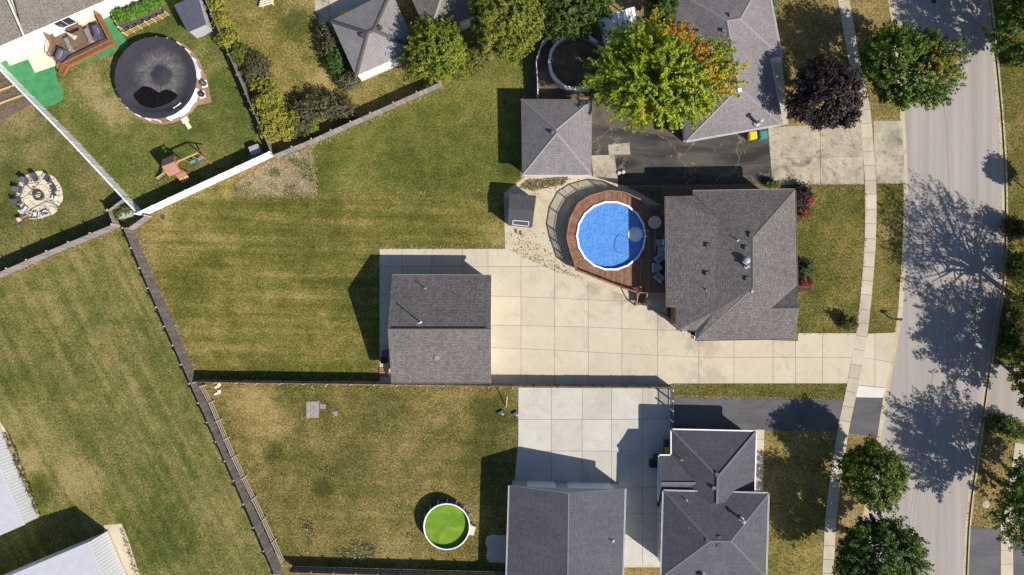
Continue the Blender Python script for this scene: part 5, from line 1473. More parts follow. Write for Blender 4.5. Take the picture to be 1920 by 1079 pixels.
# ------------------------------------------------------------------ playset
RZ_ = 2.9
r0, r1 = P(303, 313, RZ_), P(326.5, 303.5, RZ_)
dirx = Vector((r1.x - r0.x, r1.y - r0.y)).normalized(); diry = Vector((-dirx.y, dirx.x))     # diry points up-left-ish
c2 = Vector(((r0.x + r1.x) / 2, (r0.y + r1.y) / 2))
ps = thing('playset', 'wooden playset with brown roof, slide, climbing ramp and blue swings', 'playset', (c2.x, c2.y, 0))
w, dep = (Vector((r1.x, r1.y)) - Vector((r0.x, r0.y))).length, .95
def W(u, v, z): p = c2 + dirx * u + diry * v; return Vector((p.x, p.y, z))
for sgn, mt in ((1, 'playset_roof_shaded'), (-1, 'terracotta')):  # slope away from the sun coloured darker, shade painted into the panel
    A, B, C, D = W(-w / 2, 0, RZ_), W(w / 2, 0, RZ_), W(w / 2, dep * sgn, RZ_ - .75), W(-w / 2, dep * sgn, RZ_ - .75)
    dn = Vector((0, 0, -.06))
    pts = [A, B, C, D]
    if sgn > 0: pts = pts[::-1]
    MB().hexa([p + dn for p in pts[::-1]] + [p for p in pts[::-1]]).build('roof_panel', M[mt], ps)
for u in (-w / 2 + .12, w / 2 - .12):
    for v in (-.7, .7): q = W(u, v, 0); MB().box((q.x, q.y, 0), (.1, .1, 2.3), math.atan2(dirx.y, dirx.x)).build('post', M['cedar'], ps)
m = MB()
for k in range(9): m.bar(W(-w / 2 + .1, -.72 + k * .18, 1.35), W(w / 2 - .1, -.72 + k * .18, 1.35), .165, .04)
m.build('platform', M['cedar'], ps)
for v in (-.7, .7): MB().bar(W(-w / 2 + .1, v, 1.85), W(w / 2 - .1, v, 1.85), .05, .12).build('guard_rail', M['cedar'], ps)
m = MB()
for k in range(6): m.bar(W(w / 2 + .02, -.65 + k * .26, 1.35), W(w / 2 + .02, -.65 + k * .26, 1.95), .08, .03)
m.build('baluster_panel', M['cedar'], ps)
# climbing ramp with coloured holds going down to the lower right
ra, rb_ = P(341, 344, .1), P(357, 335.5, .1)
ta, tb = W(-w / 2 + .35, -.72, 1.35), W(w / 2 - .02, -.72, 1.35)
m = MB()
for k in range(7):
    f0, f1 = k / 7, (k + .95) / 7
    m.hexa([v - Vector((0, 0, .05)) for v in (ta.lerp(ra, f0), ta.lerp(ra, f1), tb.lerp(rb_, f1), tb.lerp(rb_, f0))] + [ta.lerp(ra, f0), ta.lerp(ra, f1), tb.lerp(rb_, f1), tb.lerp(rb_, f0)])
m.build('climbing_ramp', M['terracotta'], ps)
for (u, v) in ((.62, .25), (.7, .6), (.78, .35), (.82, .75), (.9, .25), (.9, .55), (.72, .9), (.6, .75)):
    q = ta.lerp(ra, u).lerp(tb.lerp(rb_, u), v); MB().lathe(q, [(.09, 0), (.08, .05), (.03, .08), (0, .08)], 8).build('climbing_hold', M['yellow'] if v < .7 else M['cream'], ps)
# slide to the lower left
s0, s1 = W(-w / 2, -.25, 1.35), P(294.5, 338, .15)
sd = Vector((s1.x - s0.x, s1.y - s0.y)); sn = Vector((-sd.y, sd.x)).normalized() * .26
m = MB(); prev = None
for k in range(9):
    u = k / 8; z = 1.35 * (1 - u) ** 1.15 + .12; c = Vector((s0.x, s0.y)).lerp(Vector((s1.x, s1.y)), u)
    cur = [Vector((*(c + sn), z + .14)), Vector((*(c + sn * .8), z)), Vector((*(c - sn * .8), z)), Vector((*(c - sn), z + .14))]
    if prev:
        for j in range(3): m.face([prev[j], cur[j], cur[j + 1], prev[j + 1]])
    prev = cur
m.build('slide', M['lumber'], ps)
# swing beam and A frame
b0, b1 = P(333, 303.5, 2.2), P(371, 287, 2.2)
MB().bar(b0, b1, .1, .15).build('swing_beam', M['lumber'], ps)
MB().bar(W(w / 2 - .1, -.1, 2.2), b0, .1, .12).build('swing_beam', M['lumber'], ps)
for px, py in ((381, 271), (398, 308)): MB().bar(P(px, py), b1, .1, .1).build('frame_leg', M['cedar'], ps)
fa, fb = P(381, 271).lerp(b1, .45), P(398, 308).lerp(b1, .45); MB().bar(fa, fb, .09, .09).build('cross_brace', M['cedar'], ps)
for u, px, py in ((.35, 356, 304), (.75, 370, 297.5)):
    t_ = b0.lerp(b1, u); se = Vector((t_.x + .05, t_.y - .05, .55))
    for s in (-.2, .2): MB().tube([t_ + Vector((dirx.x * s, dirx.y * s, 0)), se + Vector((dirx.x * s, dirx.y * s, 0))], .012, 4).build('chain', M['yellow'], ps)
    MB().bar(se - Vector((dirx.x * .27, dirx.y * .27, 0)), se + Vector((dirx.x * .27, dirx.y * .27, 0)), .26, .04).build('swing_seat', M['blue'], ps)

# ------------------------------------------------------------------ small things
def bin_(label, px, py, w, d, h, rz, mat, lid=None):
    c = P(px, py, h); o = thing('wheelie_bin', label, 'bin', (c.x, c.y, .03))
    MB().hexa([(c.x + x, c.y + y, .06) for x, y in rot2([(-w * .42, -d * .42), (w * .42, -d * .42), (w * .42, d * .42), (-w * .42, d * .42)], rz)] + [(c.x + x, c.y + y, h - .08) for x, y in rot2([(-w / 2, -d / 2), (w / 2, -d / 2), (w / 2, d / 2), (-w / 2, d / 2)], rz)]).build('body', M[mat], o)
    MB().box((c.x, c.y, h - .08), (w * 1.06, d * 1.06, .06), rz).box((c.x, c.y, h - .02), (w * .8, d * .8, .04), rz).build('lid', M[lid or mat], o)
    for s in (-1, 1):
        x, y = rot2([(s * w * .4, d * .4)], rz)[0]; MB().tube([(c.x + x - .03, c.y + y, .13), (c.x + x + .03, c.y + y, .13)], .1, 10).build('wheel', M['black'], o)
def rot2(pts, a): return [(x * math.cos(a) - y * math.sin(a), x * math.sin(a) + y * math.cos(a)) for x, y in pts]
bin_('bright yellow wheeled bin beside the plum grey roofed house', 1413, 254, .72, .75, 1.05, .1, 'yellow')
bin_('teal wheeled bin next to the bright yellow bin', 1432.5, 253, .72, .75, 1.05, .1, 'teal')
bin_('yellow lidded bin in the shade of the slate roofed house', 1252.5, 846, .62, .72, 1.05, 0, 'dark_metal', 'yellow')
bin_('dark bin beside the yellow lidded bin by the slate roof', 1252.5, 833, .6, .62, 1.0, 0, 'dark_metal')
bin_('yellow lidded bin in the shade behind the pale hip roofed garage', 645, 25, .9, .5, 1.0, .45, 'dark_metal', 'yellow')
bin_('dark wheeled bin left of the twin slope garage', 719, 676, .6, .65, 1.05, 0, 'black')
bin_('blue grey wheeled bin left of the twin slope garage', 721, 664, .6, .62, 1.05, 0, 'resin_navy')

def ac_unit(label, px, py, s, mat):
    c = P(px, py, .8); o = thing('air_conditioner', label, 'air conditioner', (c.x, c.y, 0))
    MB().box((c.x, c.y, 0), (s * 1.2, s * 1.2, .08)).build('pad', M['concrete_walk'], o)
    MB().box((c.x, c.y, .08), (s, s, .75)).build('cabinet', M[mat], o)
    MB().lathe((c.x, c.y, .83), [(s * .42, 0), (s * .42, .03), (s * .36, .03), (s * .36, .0)], 16).build('fan_guard', M['black'], o)
ac_unit('black air conditioner unit behind the slate roofed house', 1226, 871, .75, 'black')
ac_unit('small grey air conditioner behind the slate roofed house wing', 1233, 860, .7, 'dark_metal')
ac_unit('small dark air conditioner in the gap between the slate roof blocks', 1239, 945, .6, 'dark_metal')

c = P(477, 280.5, .9); o = thing('storage_box', 'pale grey storage box in the fence corner by the covered pool yard', 'storage box', (c.x, c.y, 0))
MB().box((c.x, c.y, 0), (1.0, .85, .8), .35).build('chest', M['grey_fabric'], o); MB().box((c.x, c.y, .8), (1.06, .9, .1), .35).build('lid', M['galv'], o)
for px, py, lab in ((228, 404.5, 'left pale green utility box in the fence corner'), (241, 401.5, 'right pale green utility box in the fence corner')):
    c = P(px, py, .8); o = thing('utility_box', lab, 'utility box', (c.x, c.y, 0)); g_ = pmat('pale_green', (.36, .44, .33), (.30, .38, .28), 4, .6)
    MB().box((c.x, c.y, 0), (.62, .55, .7), .25).build('cabinet', g_, o); MB().box((c.x, c.y, .7), (.68, .6, .1), .25).build('lid', g_, o)
# mailbox
c = P(1671, 598); o = thing('mailbox', 'black mailbox on a post at the kerb by the concrete apron', 'mailbox', (c.x, c.y, 0))
MB().box((c.x, c.y, 0), (.1, .1, 1.1)).build('post', M['black'], o); MB().bar((c.x - .1, c.y, 1.0), (c.x + .5, c.y - .03, 1.0), .1, .08).build('arm', M['black'], o)
MB().tube([(c.x - .02, c.y, 1.16), (c.x + .5, c.y - .02, 1.16)], .12, 10).build('box', M['black'], o)
# yard lamp near the drive
c = P(1593, 608); o = thing('yard_lamp', 'slim dark yard lamp post beside the ornamental grass', 'lamp', (c.x, c.y, 0))
MB().tube([(c.x, c.y, 0), (c.x, c.y, 1.5)], .035, 7).build('post', M['dark_metal'], o); MB().lathe((c.x, c.y, 1.5), [(.04, 0), (.1, .08), (.1, .22), (.13, .24), (0, .34)], 8).build('lantern', M['dark_metal'], o)
# dry lawn objects
for poly, lab in ((((574, 753), (599, 752), (598, 784), (574, 784)), 'grey paving slab lying in the dry lawn'), (((600, 757), (611, 758), (611, 767), (600, 767)), 'small grey slab beside the larger slab in the dry lawn'), (((622, 772), (633, 771), (633, 781), (627, 780)), 'broken slab corner in the dry lawn')):
    pts = ccw([G(*p) for p in poly]); tag(MB().prism(pts, 0, .05).prism(inset(pts, .06), .05, .07).build('paving_slab', M['fence_grey']), lab, 'slab')
c = P(949, 762); o = thing('clothes_post', 'leaning pale post in the dry lawn near the concrete yard', 'post', (c.x, c.y, 0))
a, b = P(949, 764, .05), P(951, 743, 1.3)
MB().tube([a, Vector((a.x, a.y, 0)).lerp(b, .5) , b], .05, 7).build('post', M['post_pale'], o); MB().bar((b.x - .4, b.y + .2, 1.3), (b.x + .4, b.y - .2, 1.3), .08, .08).build('cross_arm', M['dark_metal'], o)
for px, py, lab in ((939, 773, 'blue grey toy lying left of the pale post'), (966, 775, 'blue grey toy lying right of the pale post')):
    c = P(px, py); o = thing('toy', lab, 'toy', (c.x, c.y, 0))
    MB().box((c.x, c.y, .05), (.55, .25, .2), .5).build('body', M['resin_navy'], o); MB().box((c.x + .2, c.y - .2, .02), (.3, .2, .12), -.4).build('seat', M['grey_fabric'], o)
    for s in (-.2, .2): MB().tube([(c.x + s, c.y - .12, .1), (c.x + s, c.y + .12, .1)], .09, 8).build('wheel', M['black'], o)
for px, py, rz, lab in ((408, 725, .5, 'upper white plank lying by the fence corner'), (408, 738, .3, 'lower white block lying by the fence corner')):
    c = P(px, py); o = thing('white_block', lab, 'block', (c.x, c.y, 0)); MB().box((c.x, c.y, .01), (.6, .24, .12), rz).build('body', M['cream'], o); MB().box((c.x + .2, c.y + .2, .01), (.3, .3, .1), rz).build('offcut', M['white'], o)
# pallet and chair by the garage wall
c = P(720, 699, .2); o = thing('pallet', 'weathered pallet left of the twin slope garage', 'pallet', (c.x, c.y, .04))
for k in range(5): MB().box((c.x, c.y - .4 + k * .2, .12), (1.0, .14, .03)).build('plank', M['terracotta'], o)
for k in (-1, 0, 1): MB().box((c.x + k * .42, c.y, .04), (.08, .95, .08)).build('bearer', M['terracotta'], o)
c = P(726, 686, .3); o = thing('plywood_sheet', 'pale board leaning by the twin slope garage wall', 'board', (c.x, c.y, 0)); MB().hexa([(c.x - .35, c.y - .9, .03), (c.x - .3, c.y - .9, .03), (c.x - .3, c.y + .5, .03), (c.x - .35, c.y + .5, .03), (c.x + .25, c.y - .9, .8), (c.x + .3, c.y - .9, .8), (c.x + .3, c.y + .5, .8), (c.x + .25, c.y + .5, .8)]).build('board', M['lumber'], o)
# goal-like bracket at the house corner and small junk south of gravel shed
a = P(1262, 604, 1.9); o = thing('basket_stand', 'dark frame stand at the corner of the brown shingled house', 'stand', P(1262, 604).to_tuple())
for dx in (0, .55): MB().bar((a.x + dx, a.y, 0), (a.x + dx, a.y + .2, 1.9), .06, .06).build('post', M['dark_metal'], o)
MB().bar((a.x - .1, a.y + .2, 1.9), (a.x + .65, a.y + .2, 1.9), .06, .08).build('top_bar', M['dark_metal'], o)
for px, py, lab in ((968, 434, 'dark tool lying on the gravel below the charcoal shed'), (977, 438, 'dark lump on the gravel below the charcoal shed')):
    c = P(px, py); o = thing('garden_tool', lab, 'tool', (c.x, c.y, .012)); MB().box((c.x, c.y, .015), (.18, .4, .12), .2).build('head', M['deck_brown'], o); MB().tube([(c.x, c.y, .06), (c.x + .3, c.y - .35, .05)], .03, 6).build('handle', M['deck_brown'], o)
for px, py, lab in ((521, 1, 'slatted pale crate at the top of the golden lawn'),):
    c = P(500, 4, .4); o = thing('slatted_bench', 'pale slatted bench at the top of the golden lawn', 'bench', (c.x, c.y, 0))
    for k in range(5): MB().bar((c.x - .8 + .05 * k, c.y - .5 + k * .24, .45), (c.x + .7 + .05 * k, c.y - .1 + k * .24, .45), .16, .04).build('slat', M['cream'], o)
    for s in (-1, 1): MB().box((c.x + s * .55, c.y + s * .1, 0), (.08, .7, .43), .25).build('leg', M['cream'], o)
# white rubbish by the old pad
for px, py, lab in ((1160, 325, 'pale stone beside the old concrete pad'), (1168, 323, 'second pale stone beside the old concrete pad')):
    c = P(px, py); tag(MB().lathe((c.x, c.y, .02), [(.22, 0), (.24, .12), (.15, .22), (0, .25)], 7).build('stone', M['concrete_new']), lab, 'stone')

# ------------------------------------------------------------------ trees and shrubs
def dir_noise(d, rng, k=7, f=3.0):
    w = rng.normal(size=(k, 3)) * f; ph = rng.uniform(0, 6.28, k)
    return np.cos(d @ w.T + ph).mean(1) * 1.8

def foliage(rng, c, R, shoots, leaves, size, pal, patch=None, slen=1.0, zmin=-.35, inner=.5, spread=.17, droop=.45, lump=.16, gap=0.0, tint_var=.22):
    """leaf kites strung along outward shoots of a lumpy crown. pal: list of (colour, weight)"""
    d = rng.normal(size=(shoots * 3, 3)); d /= np.linalg.norm(d, axis=1)[:, None]
    d = d[d[:, 2] > zmin][:shoots]
    if gap > 0:
        g = dir_noise(d, rng, 9, 4.5); d = d[g > np.quantile(g, gap)]
    n = len(d)
    rad = 1 + lump * dir_noise(d, rng, 7, 2.6) + lump * .6 * dir_noise(d, rng, 9, 6.0)
    u = rng.uniform(inner, 1.0, n) ** .6
    base = c + d * R * (rad * u)[:, None]
    ax = d * np.array([1, 1, .8]) + np.array([0, 0, droop]) + rng.normal(size=(n, 3)) * .28
    ax /= np.linalg.norm(ax, axis=1)[:, None]
    L = slen * rng.uniform(.6, 1.25, n)
    base = base - ax * L[:, None] * .7
    m = leaves
    t = rng.uniform(0, 1, (n, m)) ** .8
    w = spread * (1.1 - .65 * t)
    p = base[:, None, :] + ax[:, None, :] * (t * L[:, None])[..., None] + rng.normal(size=(n, m, 3)) * w[..., None]
    p = p.reshape(-1, 3); N_ = len(p)
    sz = size * rng.uniform(.65, 1.3, N_)
    nor = np.repeat(ax, m, 0) * .35 + np.repeat(d, m, 0) * .5 + np.array([0, 0, .55]) + rng.normal(size=(N_, 3)) * .55
    nor /= np.linalg.norm(nor, axis=1)[:, None]
    a = np.cross(nor, rng.normal(size=(N_, 3))); a /= np.linalg.norm(a, axis=1)[:, None]
    b = np.cross(nor, a)
    v = np.stack([p - a * sz[:, None] * .55, p + b * sz[:, None] * .42 + nor * sz[:, None] * .1, p + a * sz[:, None] * .6, p - b * sz[:, None] * .42 + nor * sz[:, None] * .1], 1).reshape(-1, 3)
    f = np.arange(N_ * 4).reshape(-1, 4)
    cols = np.array([q[0] for q in pal]); wt = np.array([q[1] for q in pal], float); wt /= wt.sum()
    ci = rng.choice(len(pal), n, p=wt)
    sc = cols[ci]
    if patch is not None: sc = patch(base, sc, rng)
    lc = np.repeat(sc, m, 0) * rng.uniform(1 - tint_var, 1 + tint_var, (N_, 1))
    mixw = rng.uniform(0, .3, (N_, 1)); lc = lc * (1 - mixw) + cols[rng.choice(len(pal), N_, p=wt)] * mixw if patch is None else lc
    return v, f, np.repeat(np.clip(lc, 0, 1), 4, 0), base

def tree(name, label, cat, px, py, hc, R, shoots, leaves, size, pal, seed, trunk_r=.18, limbs=9, twigs=0, group=None, **kw):
    rng = np.random.RandomState(seed)
    g = P(px, py); o = thing(name, label, cat, (g.x, g.y, 0), group)
    c = np.array([0, 0, hc])
    v, f, col, base = foliage(rng, c, np.array(R), shoots, leaves, size, pal, **kw)
    link('crown', mesh_np('crown', v, f, M['leaf'], col), o)
    mb = MB()
    th = max(.6, hc - R[2] * .75)
    mb.tube([(0, 0, -.1), (0, 0, th * .3), (.05, .03, th)], [trunk_r * 1.5, trunk_r * 1.05, trunk_r * .85], 9)
    for k in range(limbs):
        e = Vector(base[rng.randint(len(base))]); mid = Vector((e.x * .4, e.y * .4, th + (e.z - th) * .55))
        mb.tube([(.05, .03, th * .95), mid, e], [trunk_r * .55, trunk_r * .32, trunk_r * .1], 6)
        for q in range(twigs):
            e2 = Vector(base[rng.randint(len(base))])
            if (e2 - e).length < R[0] * .9: mb.tube([mid.lerp(e, rng.uniform(.1, .6)), (mid + e2) / 2 + Vector((0, 0, .2)), e2], [trunk_r * .26, trunk_r * .15, trunk_r * .05], 5)
    mb.build('trunk', M['bark'], o, off=Vector((0, 0, 0)), smooth=True)
    return o

G1 = [((.105, .175, .018), 3), ((.075, .135, .014), 3), ((.150, .220, .026), 2), ((.050, .090, .010), 1)]
G2 = [((.066, .122, .016), 3), ((.042, .084, .011), 3), ((.130, .200, .028), 2.2)]
GY = [((.130, .165, .020), 3), ((.090, .125, .016), 3), ((.190, .190, .030), 1.5)]
LIME = [((.315, .395, .024), 4), ((.245, .335, .021), 3), ((.385, .425, .032), 2), ((.150, .225, .016), 2.5)]

def maple_patch(base, sc, rng):
    # autumn colour on a few boughs: world-frame offsets from the trunk, metres
    for (x, y, r, colr, pr) in ((2.2, 1.2, 1.2, (.52, .24, .03), .7), (1.1, 2.6, 1.0, (.50, .24, .03), .65), (-.6, 3.7, 1.5, (.52, .40, .03), .7), (4.6, -.5, 1.6, (.50, .36, .025), .6), (-1.3, -4.0, 1.1, (.50, .38, .03), .45), (3.8, -2.2, 1.2, (.44, .36, .02), .4)):
        h_ = np.hypot(base[:, 0] - x, base[:, 1] - y) < r * rng.uniform(.6, 1.15, len(base))
        h_ &= rng.uniform(size=len(base)) < pr
        sc = np.where(h_[:, None], np.array(colr), sc)
    return sc
tree('maple_tree', 'large lime green maple turning orange between the empty pool and the plum grey house', 'tree', 1216, 178, 6.4, (6.5, 5.5, 4.4), 1050, 72, .185, LIME, 11, .35, 16, 2, patch=maple_patch, slen=2.5, inner=.30, spread=.135, zmin=-.15, droop=.2, lump=.24, gap=.08)

def amber(x, y, r, colr, pr=.6):
    def f(base, sc, rng):
        h_ = (np.hypot(base[:, 0] - x, base[:, 1] - y) < r) & (rng.uniform(size=len(base)) < pr)
        return np.where(h_[:, None], np.array(colr), sc)
    return f
tree('street_maple', 'green street maple with a few amber boughs over the curving road', 'tree', 1646, 155, 5.4, (4.2, 4.2, 3.4), 720, 46, .19, G1, 12, .2, 12, 1, patch=amber(1.6, -.6, 1.8, (.22, .19, .02), .5), slen=1.5, lump=.26)
tree('purple_maple', 'dark purple leaved tree on the lawn beside the old concrete drive', 'tree', 1508, 209, 5.3, (3.45, 3.45, 2.8), 650, 40, .185, [((.036, .024, .025), 4), ((.060, .040, .038), 3), ((.100, .072, .066), 1.2)], 13, .16, 10, 1, slen=1.4, lump=.26)
tree('street_tree', 'round bright green street tree beside the kerb below the asphalt apron', 'tree', 1598, 870, 4.4, (3.15, 3.15, 2.8), 620, 44, .17, [((.100, .155, .014), 3), ((.140, .190, .020), 3), ((.070, .115, .010), 2)], 14, .16, 10, 1, slen=1.1, lump=.18)
tree('street_tree', 'dark green street tree at the bottom of the road verge', 'tree', 1597, 1004, 5.2, (4.2, 3.9, 3.3), 720, 46, .19, G2, 15, .2, 12, 1, slen=1.5, lump=.28)
tree('roadside_tree', 'green tree at the top right corner across the road', 'tree', 1896, 92, 5.8, (4.7, 4.5, 3.6), 750, 42, .2, G1, 16, .22, 12, 1, slen=1.3, lump=.2)
tree('roadside_tree', 'tree at the top of the picture shading the upper road', 'tree', 1868, -42, 6.2, (5.2, 5.0, 3.8), 900, 26, .28, G1, 26, .22, 12, 1, slen=1.3, lump=.2)
tree('roadside_tree', 'tall thinly leaved tree across the road with branching shadow on the asphalt', 'tree', 1908, 562, 7.6, (6.4, 6.4, 4.6), 820, 22, .16, GY, 17, .28, 26, 6, slen=1.5, lump=.2, gap=.12)
tree('roadside_tree', 'dense yellow green tree across the road above the shaded drive', 'tree', 1906, 704, 5.2, (4.6, 4.6, 3.6), 640, 40, .18, GY, 18, .2, 14, 2, slen=1.5, lump=.28, inner=.35, gap=.1)
tree('roadside_tree', 'dark green tree across the road at the dry verge with the round cover', 'tree', 1876, 906, 5.6, (4.7, 4.5, 3.5), 560, 54, .18, G2 + [((.12, .19, .025), 1.5)], 19, .2, 14, 2, slen=1.9, lump=.34, inner=.35, gap=.08)
tree('roadside_tree', 'small round tree just across the kerb near the shaded lawn', 'tree', 1932, 362, 3.2, (1.3, 1.3, 1.2), 160, 22, .2, G1, 20, .07, 4, slen=.6)
tree('garden_tree', 'yellow green tree overhanging the pale hip roofed garage', 'tree', 822, 117, 3.6, (3.3, 3.2, 2.9), 620, 38, .17, [((.200, .240, .022), 3), ((.120, .160, .016), 3), ((.290, .330, .034), 2)], 21, .14, 10, 2, slen=1.3, lump=.22, gap=.05)
tree('garden_tree', 'broad green tree behind the mottled garage roof', 'tree', 948, 66, 5.2, (4.2, 4.0, 3.4), 800, 38, .185, [((.215, .235, .026), 3), ((.130, .165, .020), 3), ((.280, .290, .040), 2)], 22, .2, 12, 1, slen=1.1, lump=.22)
tree('garden_tree', 'dark green tree above the empty pool', 'tree', 1052, 42, 5.4, (4.0, 3.4, 3.4), 700, 38, .185, [((.065, .110, .014), 3), ((.042, .075, .011), 2), ((.110, .165, .022), 2)], 23, .2, 12, 1, slen=1.1, lump=.2)
tree('garden_tree', 'small dark tree beside the patio cover at the top edge', 'tree', 1232, 30, 3.0, (1.7, 1.5, 1.6), 170, 20, .2, G2, 24, .09, 14, 3, slen=.8, gap=.3)

def shrub(label, px, py, R, shoots, size, pal, seed, name='shrub', group=None, leaves=20, hc=None, slen=None, **kw):
    rng = np.random.RandomState(seed); hc = hc or R[2] * .75
    g = P(px, py); k = (1 - hc / H); g = Vector((g.x * k, g.y * k, 0))
    o = thing(name, label, 'shrub', (g.x, g.y, 0), group)
    kw.setdefault('lump', .3); kw.setdefault('droop', .6)
    v, f, col, base = foliage(rng, np.array([0, 0, hc]), np.array(R), shoots, leaves, size, pal, slen=slen or R[2] * .8, zmin=-.4, inner=.2, spread=.12, **kw)
    v[:, 2] = np.maximum(v[:, 2], .03)
    link('foliage', mesh_np('foliage', v, f, M['leaf'], col), o)
    m = MB()
    for q in range(5):
        e = Vector(base[rng.randint(len(base))]); e.z = max(e.z, .2); m.tube([(rng.normal() * .05, rng.normal() * .05, 0), e * .5 + Vector((0, 0, .1)), e], [.04, .028, .01], 5)
    m.build('stem', M['bark'], o, off=Vector((0, 0, 0)))
    return o
YEL = [((.290, .290, .035), 3), ((.360, .325, .060), 3), ((.200, .215, .028), 2)]
BRN = [((.105, .098, .045), 3), ((.150, .135, .070), 3), ((.200, .185, .095), 1.5), ((.075, .085, .025), 2)]
hedge = [(407, 12, 1.0), (418, 42, 1.1), (432, 74, 1.15), (448, 104, 1.1), (503, 188, 1.5), (520, 218, 1.5), (509, 244, 1.2), (534, 246, 1.1), (497, 163, 1.1), (548, 232, 1.1)]
hl = ['first yellow shrub at the top of the fence hedge', 'second yellow shrub down the fence hedge', 'third yellow shrub down the fence hedge', 'fourth yellow shrub of the hedge beside the brown bush', 'bright yellow shrub in the hedge corner above the brown bush line', 'largest yellow shrub in the hedge corner',
      'low yellow shrub nearest the dark fence end', 'yellow shrub at the bottom tip of the hedge corner', 'yellow shrub just below the twiggy brown bush', 'yellow shrub at the right of the hedge corner']
for i, ((px, py, r), lab) in enumerate(zip(hedge, hl)):
    shrub(lab, px, py, (r, r, r * .8), int(150 * r * r) + 60, .17, YEL if i not in (3,) else GY, 40 + i, group='yellow shrubs along the dark fence')
for i, (px, py, rx, ry, rz, pal, lab) in enumerate((
    (483, 128, 1.5, 1.8, 1.1, BRN, 'twiggy brown bush in the yellow hedge row'),
    (604, 196, 2.2, 1.5, 1.2, BRN, 'broad dark brown bush along the grey board fence'),
    (638, 206, 1.7, 1.2, 1.1, BRN, 'dark bush at the right end of the brown bushes by the fence'),
    (572, 204, 1.5, 1.4, 1.0, BRN, 'brown bush between the yellow hedge and the broad dark bush'),
    (566, 236, 1.4, 1.1, .9, BRN, 'low dark bush against the grey board fence'),
    (588, 243, .62, .6, .6, [((.22, .34, .02), 3), ((.16, .27, .02), 2)], 'small vivid green shrub against the grey board fence'),
    (618, 88, 1.2, 1.6, 1.2, BRN, 'dark bush left of the pale hip roofed garage'),
    (632, 118, 1.2, 1.5, 1.2, G2, 'dark green bush midway down the pale garage wall'),
    (652, 152, 1.5, 1.0, 1.0, BRN, 'round dark bush at the lower corner of the pale garage'),
    (610, 60, .9, 1.1, .9, BRN, 'small dark bush at the top left of the pale garage'),
    (866, 128, 1.7, 1.3, 1.1, [((.16, .18, .025), 3), ((.24, .24, .04), 2), ((.10, .12, .02), 2)], 'olive bush between the garage tree and the green lawn'),
    (893, 106, 1.6, 1.2, 1.1, [((.14, .16, .025), 3), ((.21, .21, .04), 2), ((.09, .11, .018), 2)], 'olive bush left of the broad green tree'),
    (1500, 364, 1.05, 1.3, .9, [((.035, .030, .028), 3), ((.060, .050, .045), 2)], 'dark shrub at the front corner of the brown shingled house'),
    (1448, 346, .8, .35, .6, G1, 'low green shrub beside the dark drive and brown house'),
    (1510, 504, .85, .95, .8, [((.050, .095, .020), 3), ((.075, .13, .03), 2)], 'round green shrub beside the front wall'),
    (1592, 606, .9, .75, .9, [((.15, .14, .04), 3), ((.09, .10, .025), 2)], 'ornamental grass clump at the corner of drive and sidewalk'),
    (1882, 796, 1.7, 1.0, 1.1, G2 + [((.14, .2, .04), 2)], 'bush across the road at the shaded drive'),
    (1908, 812, 1.1, .8, .9, G1, 'second bush across the road by the far sidewalk'),
    (1905, 430, 1.4, 1.3, 1.2, [((.10, .075, .02), 2), ((.07, .08, .015), 3)], 'russet shrub at the far kerb below the thin tree'),
    (1900, 598, 1.3, 2.0, 1.2, BRN + GY, 'brown green shrub at the far kerb in tree shade'),
    (1893, 640, 1.3, 1.6, 1.2, G2, 'dark shrub at the far kerb below the brown shrub'),
    (1912, 500, 1.5, 1.8, 1.3, GY, 'yellow green shrub under the thin roadside tree'),
    (1905, 105, 1.0, 1.2, .9, G2, 'dark bush at the far kerb under the corner tree'),
    (236, 393, 1.0, .7, .7, BRN + [((.16, .17, .07), 2)], 'dry bush behind the green utility boxes'),
    (222, 404, .6, .6, .6, GY, 'pale green bush beside the utility boxes'),
    (1443, 10, .7, .9, .7, [((.17, .22, .16), 3), ((.11, .15, .1), 2)], 'grey green shrub at the top corner of the plum house'))):
    shrub(lab, px, py, (rx, ry, rz), int(85 * rx * ry) + 60, .14, pal, 70 + i)
RED = [((.34, .06, .05), 3), ((.42, .13, .10), 2), ((.06, .08, .025), 3)]
for i, (px, py, rx, ry, lab) in enumerate(((1517, 373, .5, .8, 'upper red flowering shrub at the front corner of the house'), (1507, 397, .75, .7, 'lower red flowering shrub at the front corner of the house'), (1512, 531, .7, .6, 'red flowering shrub below the round green shrub'))):
    shrub(lab, px, py, (rx, ry, .55), 60, .13, RED, 110 + i, name='flowering_shrub', leaves=12, group='red flowering shrubs')
# vegetables in the raised bed
VEG = [((.10, .24, .02), 3), ((.14, .30, .03), 3), ((.07, .17, .015), 2)]
for i, (px, py, lab) in enumerate(((228, 30, 'leafy vegetable plant at the left end of the raised bed'), (245, 28, 'second leafy plant in the raised bed'), (262, 20, 'third leafy plant in the raised bed'), (280, 12, 'fourth leafy plant in the raised bed'), (296, 6, 'leafy plant at the right end of the raised bed'))):
    p = P(px, py, .6); o = thing('vegetable_plant', lab, 'plant', (p.x, p.y, .42), 'vegetables in the raised bed')
    rng = np.random.RandomState(130 + i); v, f, col, base = foliage(rng, np.array([0, 0, .45]), np.array((.75, .75, .55)), 110, 12, .19, VEG, slen=.4, inner=.3, spread=.1)
    v[:, 2] = np.maximum(v[:, 2], .02); link('foliage', mesh_np('foliage', v, f, M['leaf'], col), o)
    MB().tube([(0, 0, 0), (.03, .02, .5)], [.03, .015], 5).build('stem', M['weed'], o, off=Vector((0, 0, 0)))

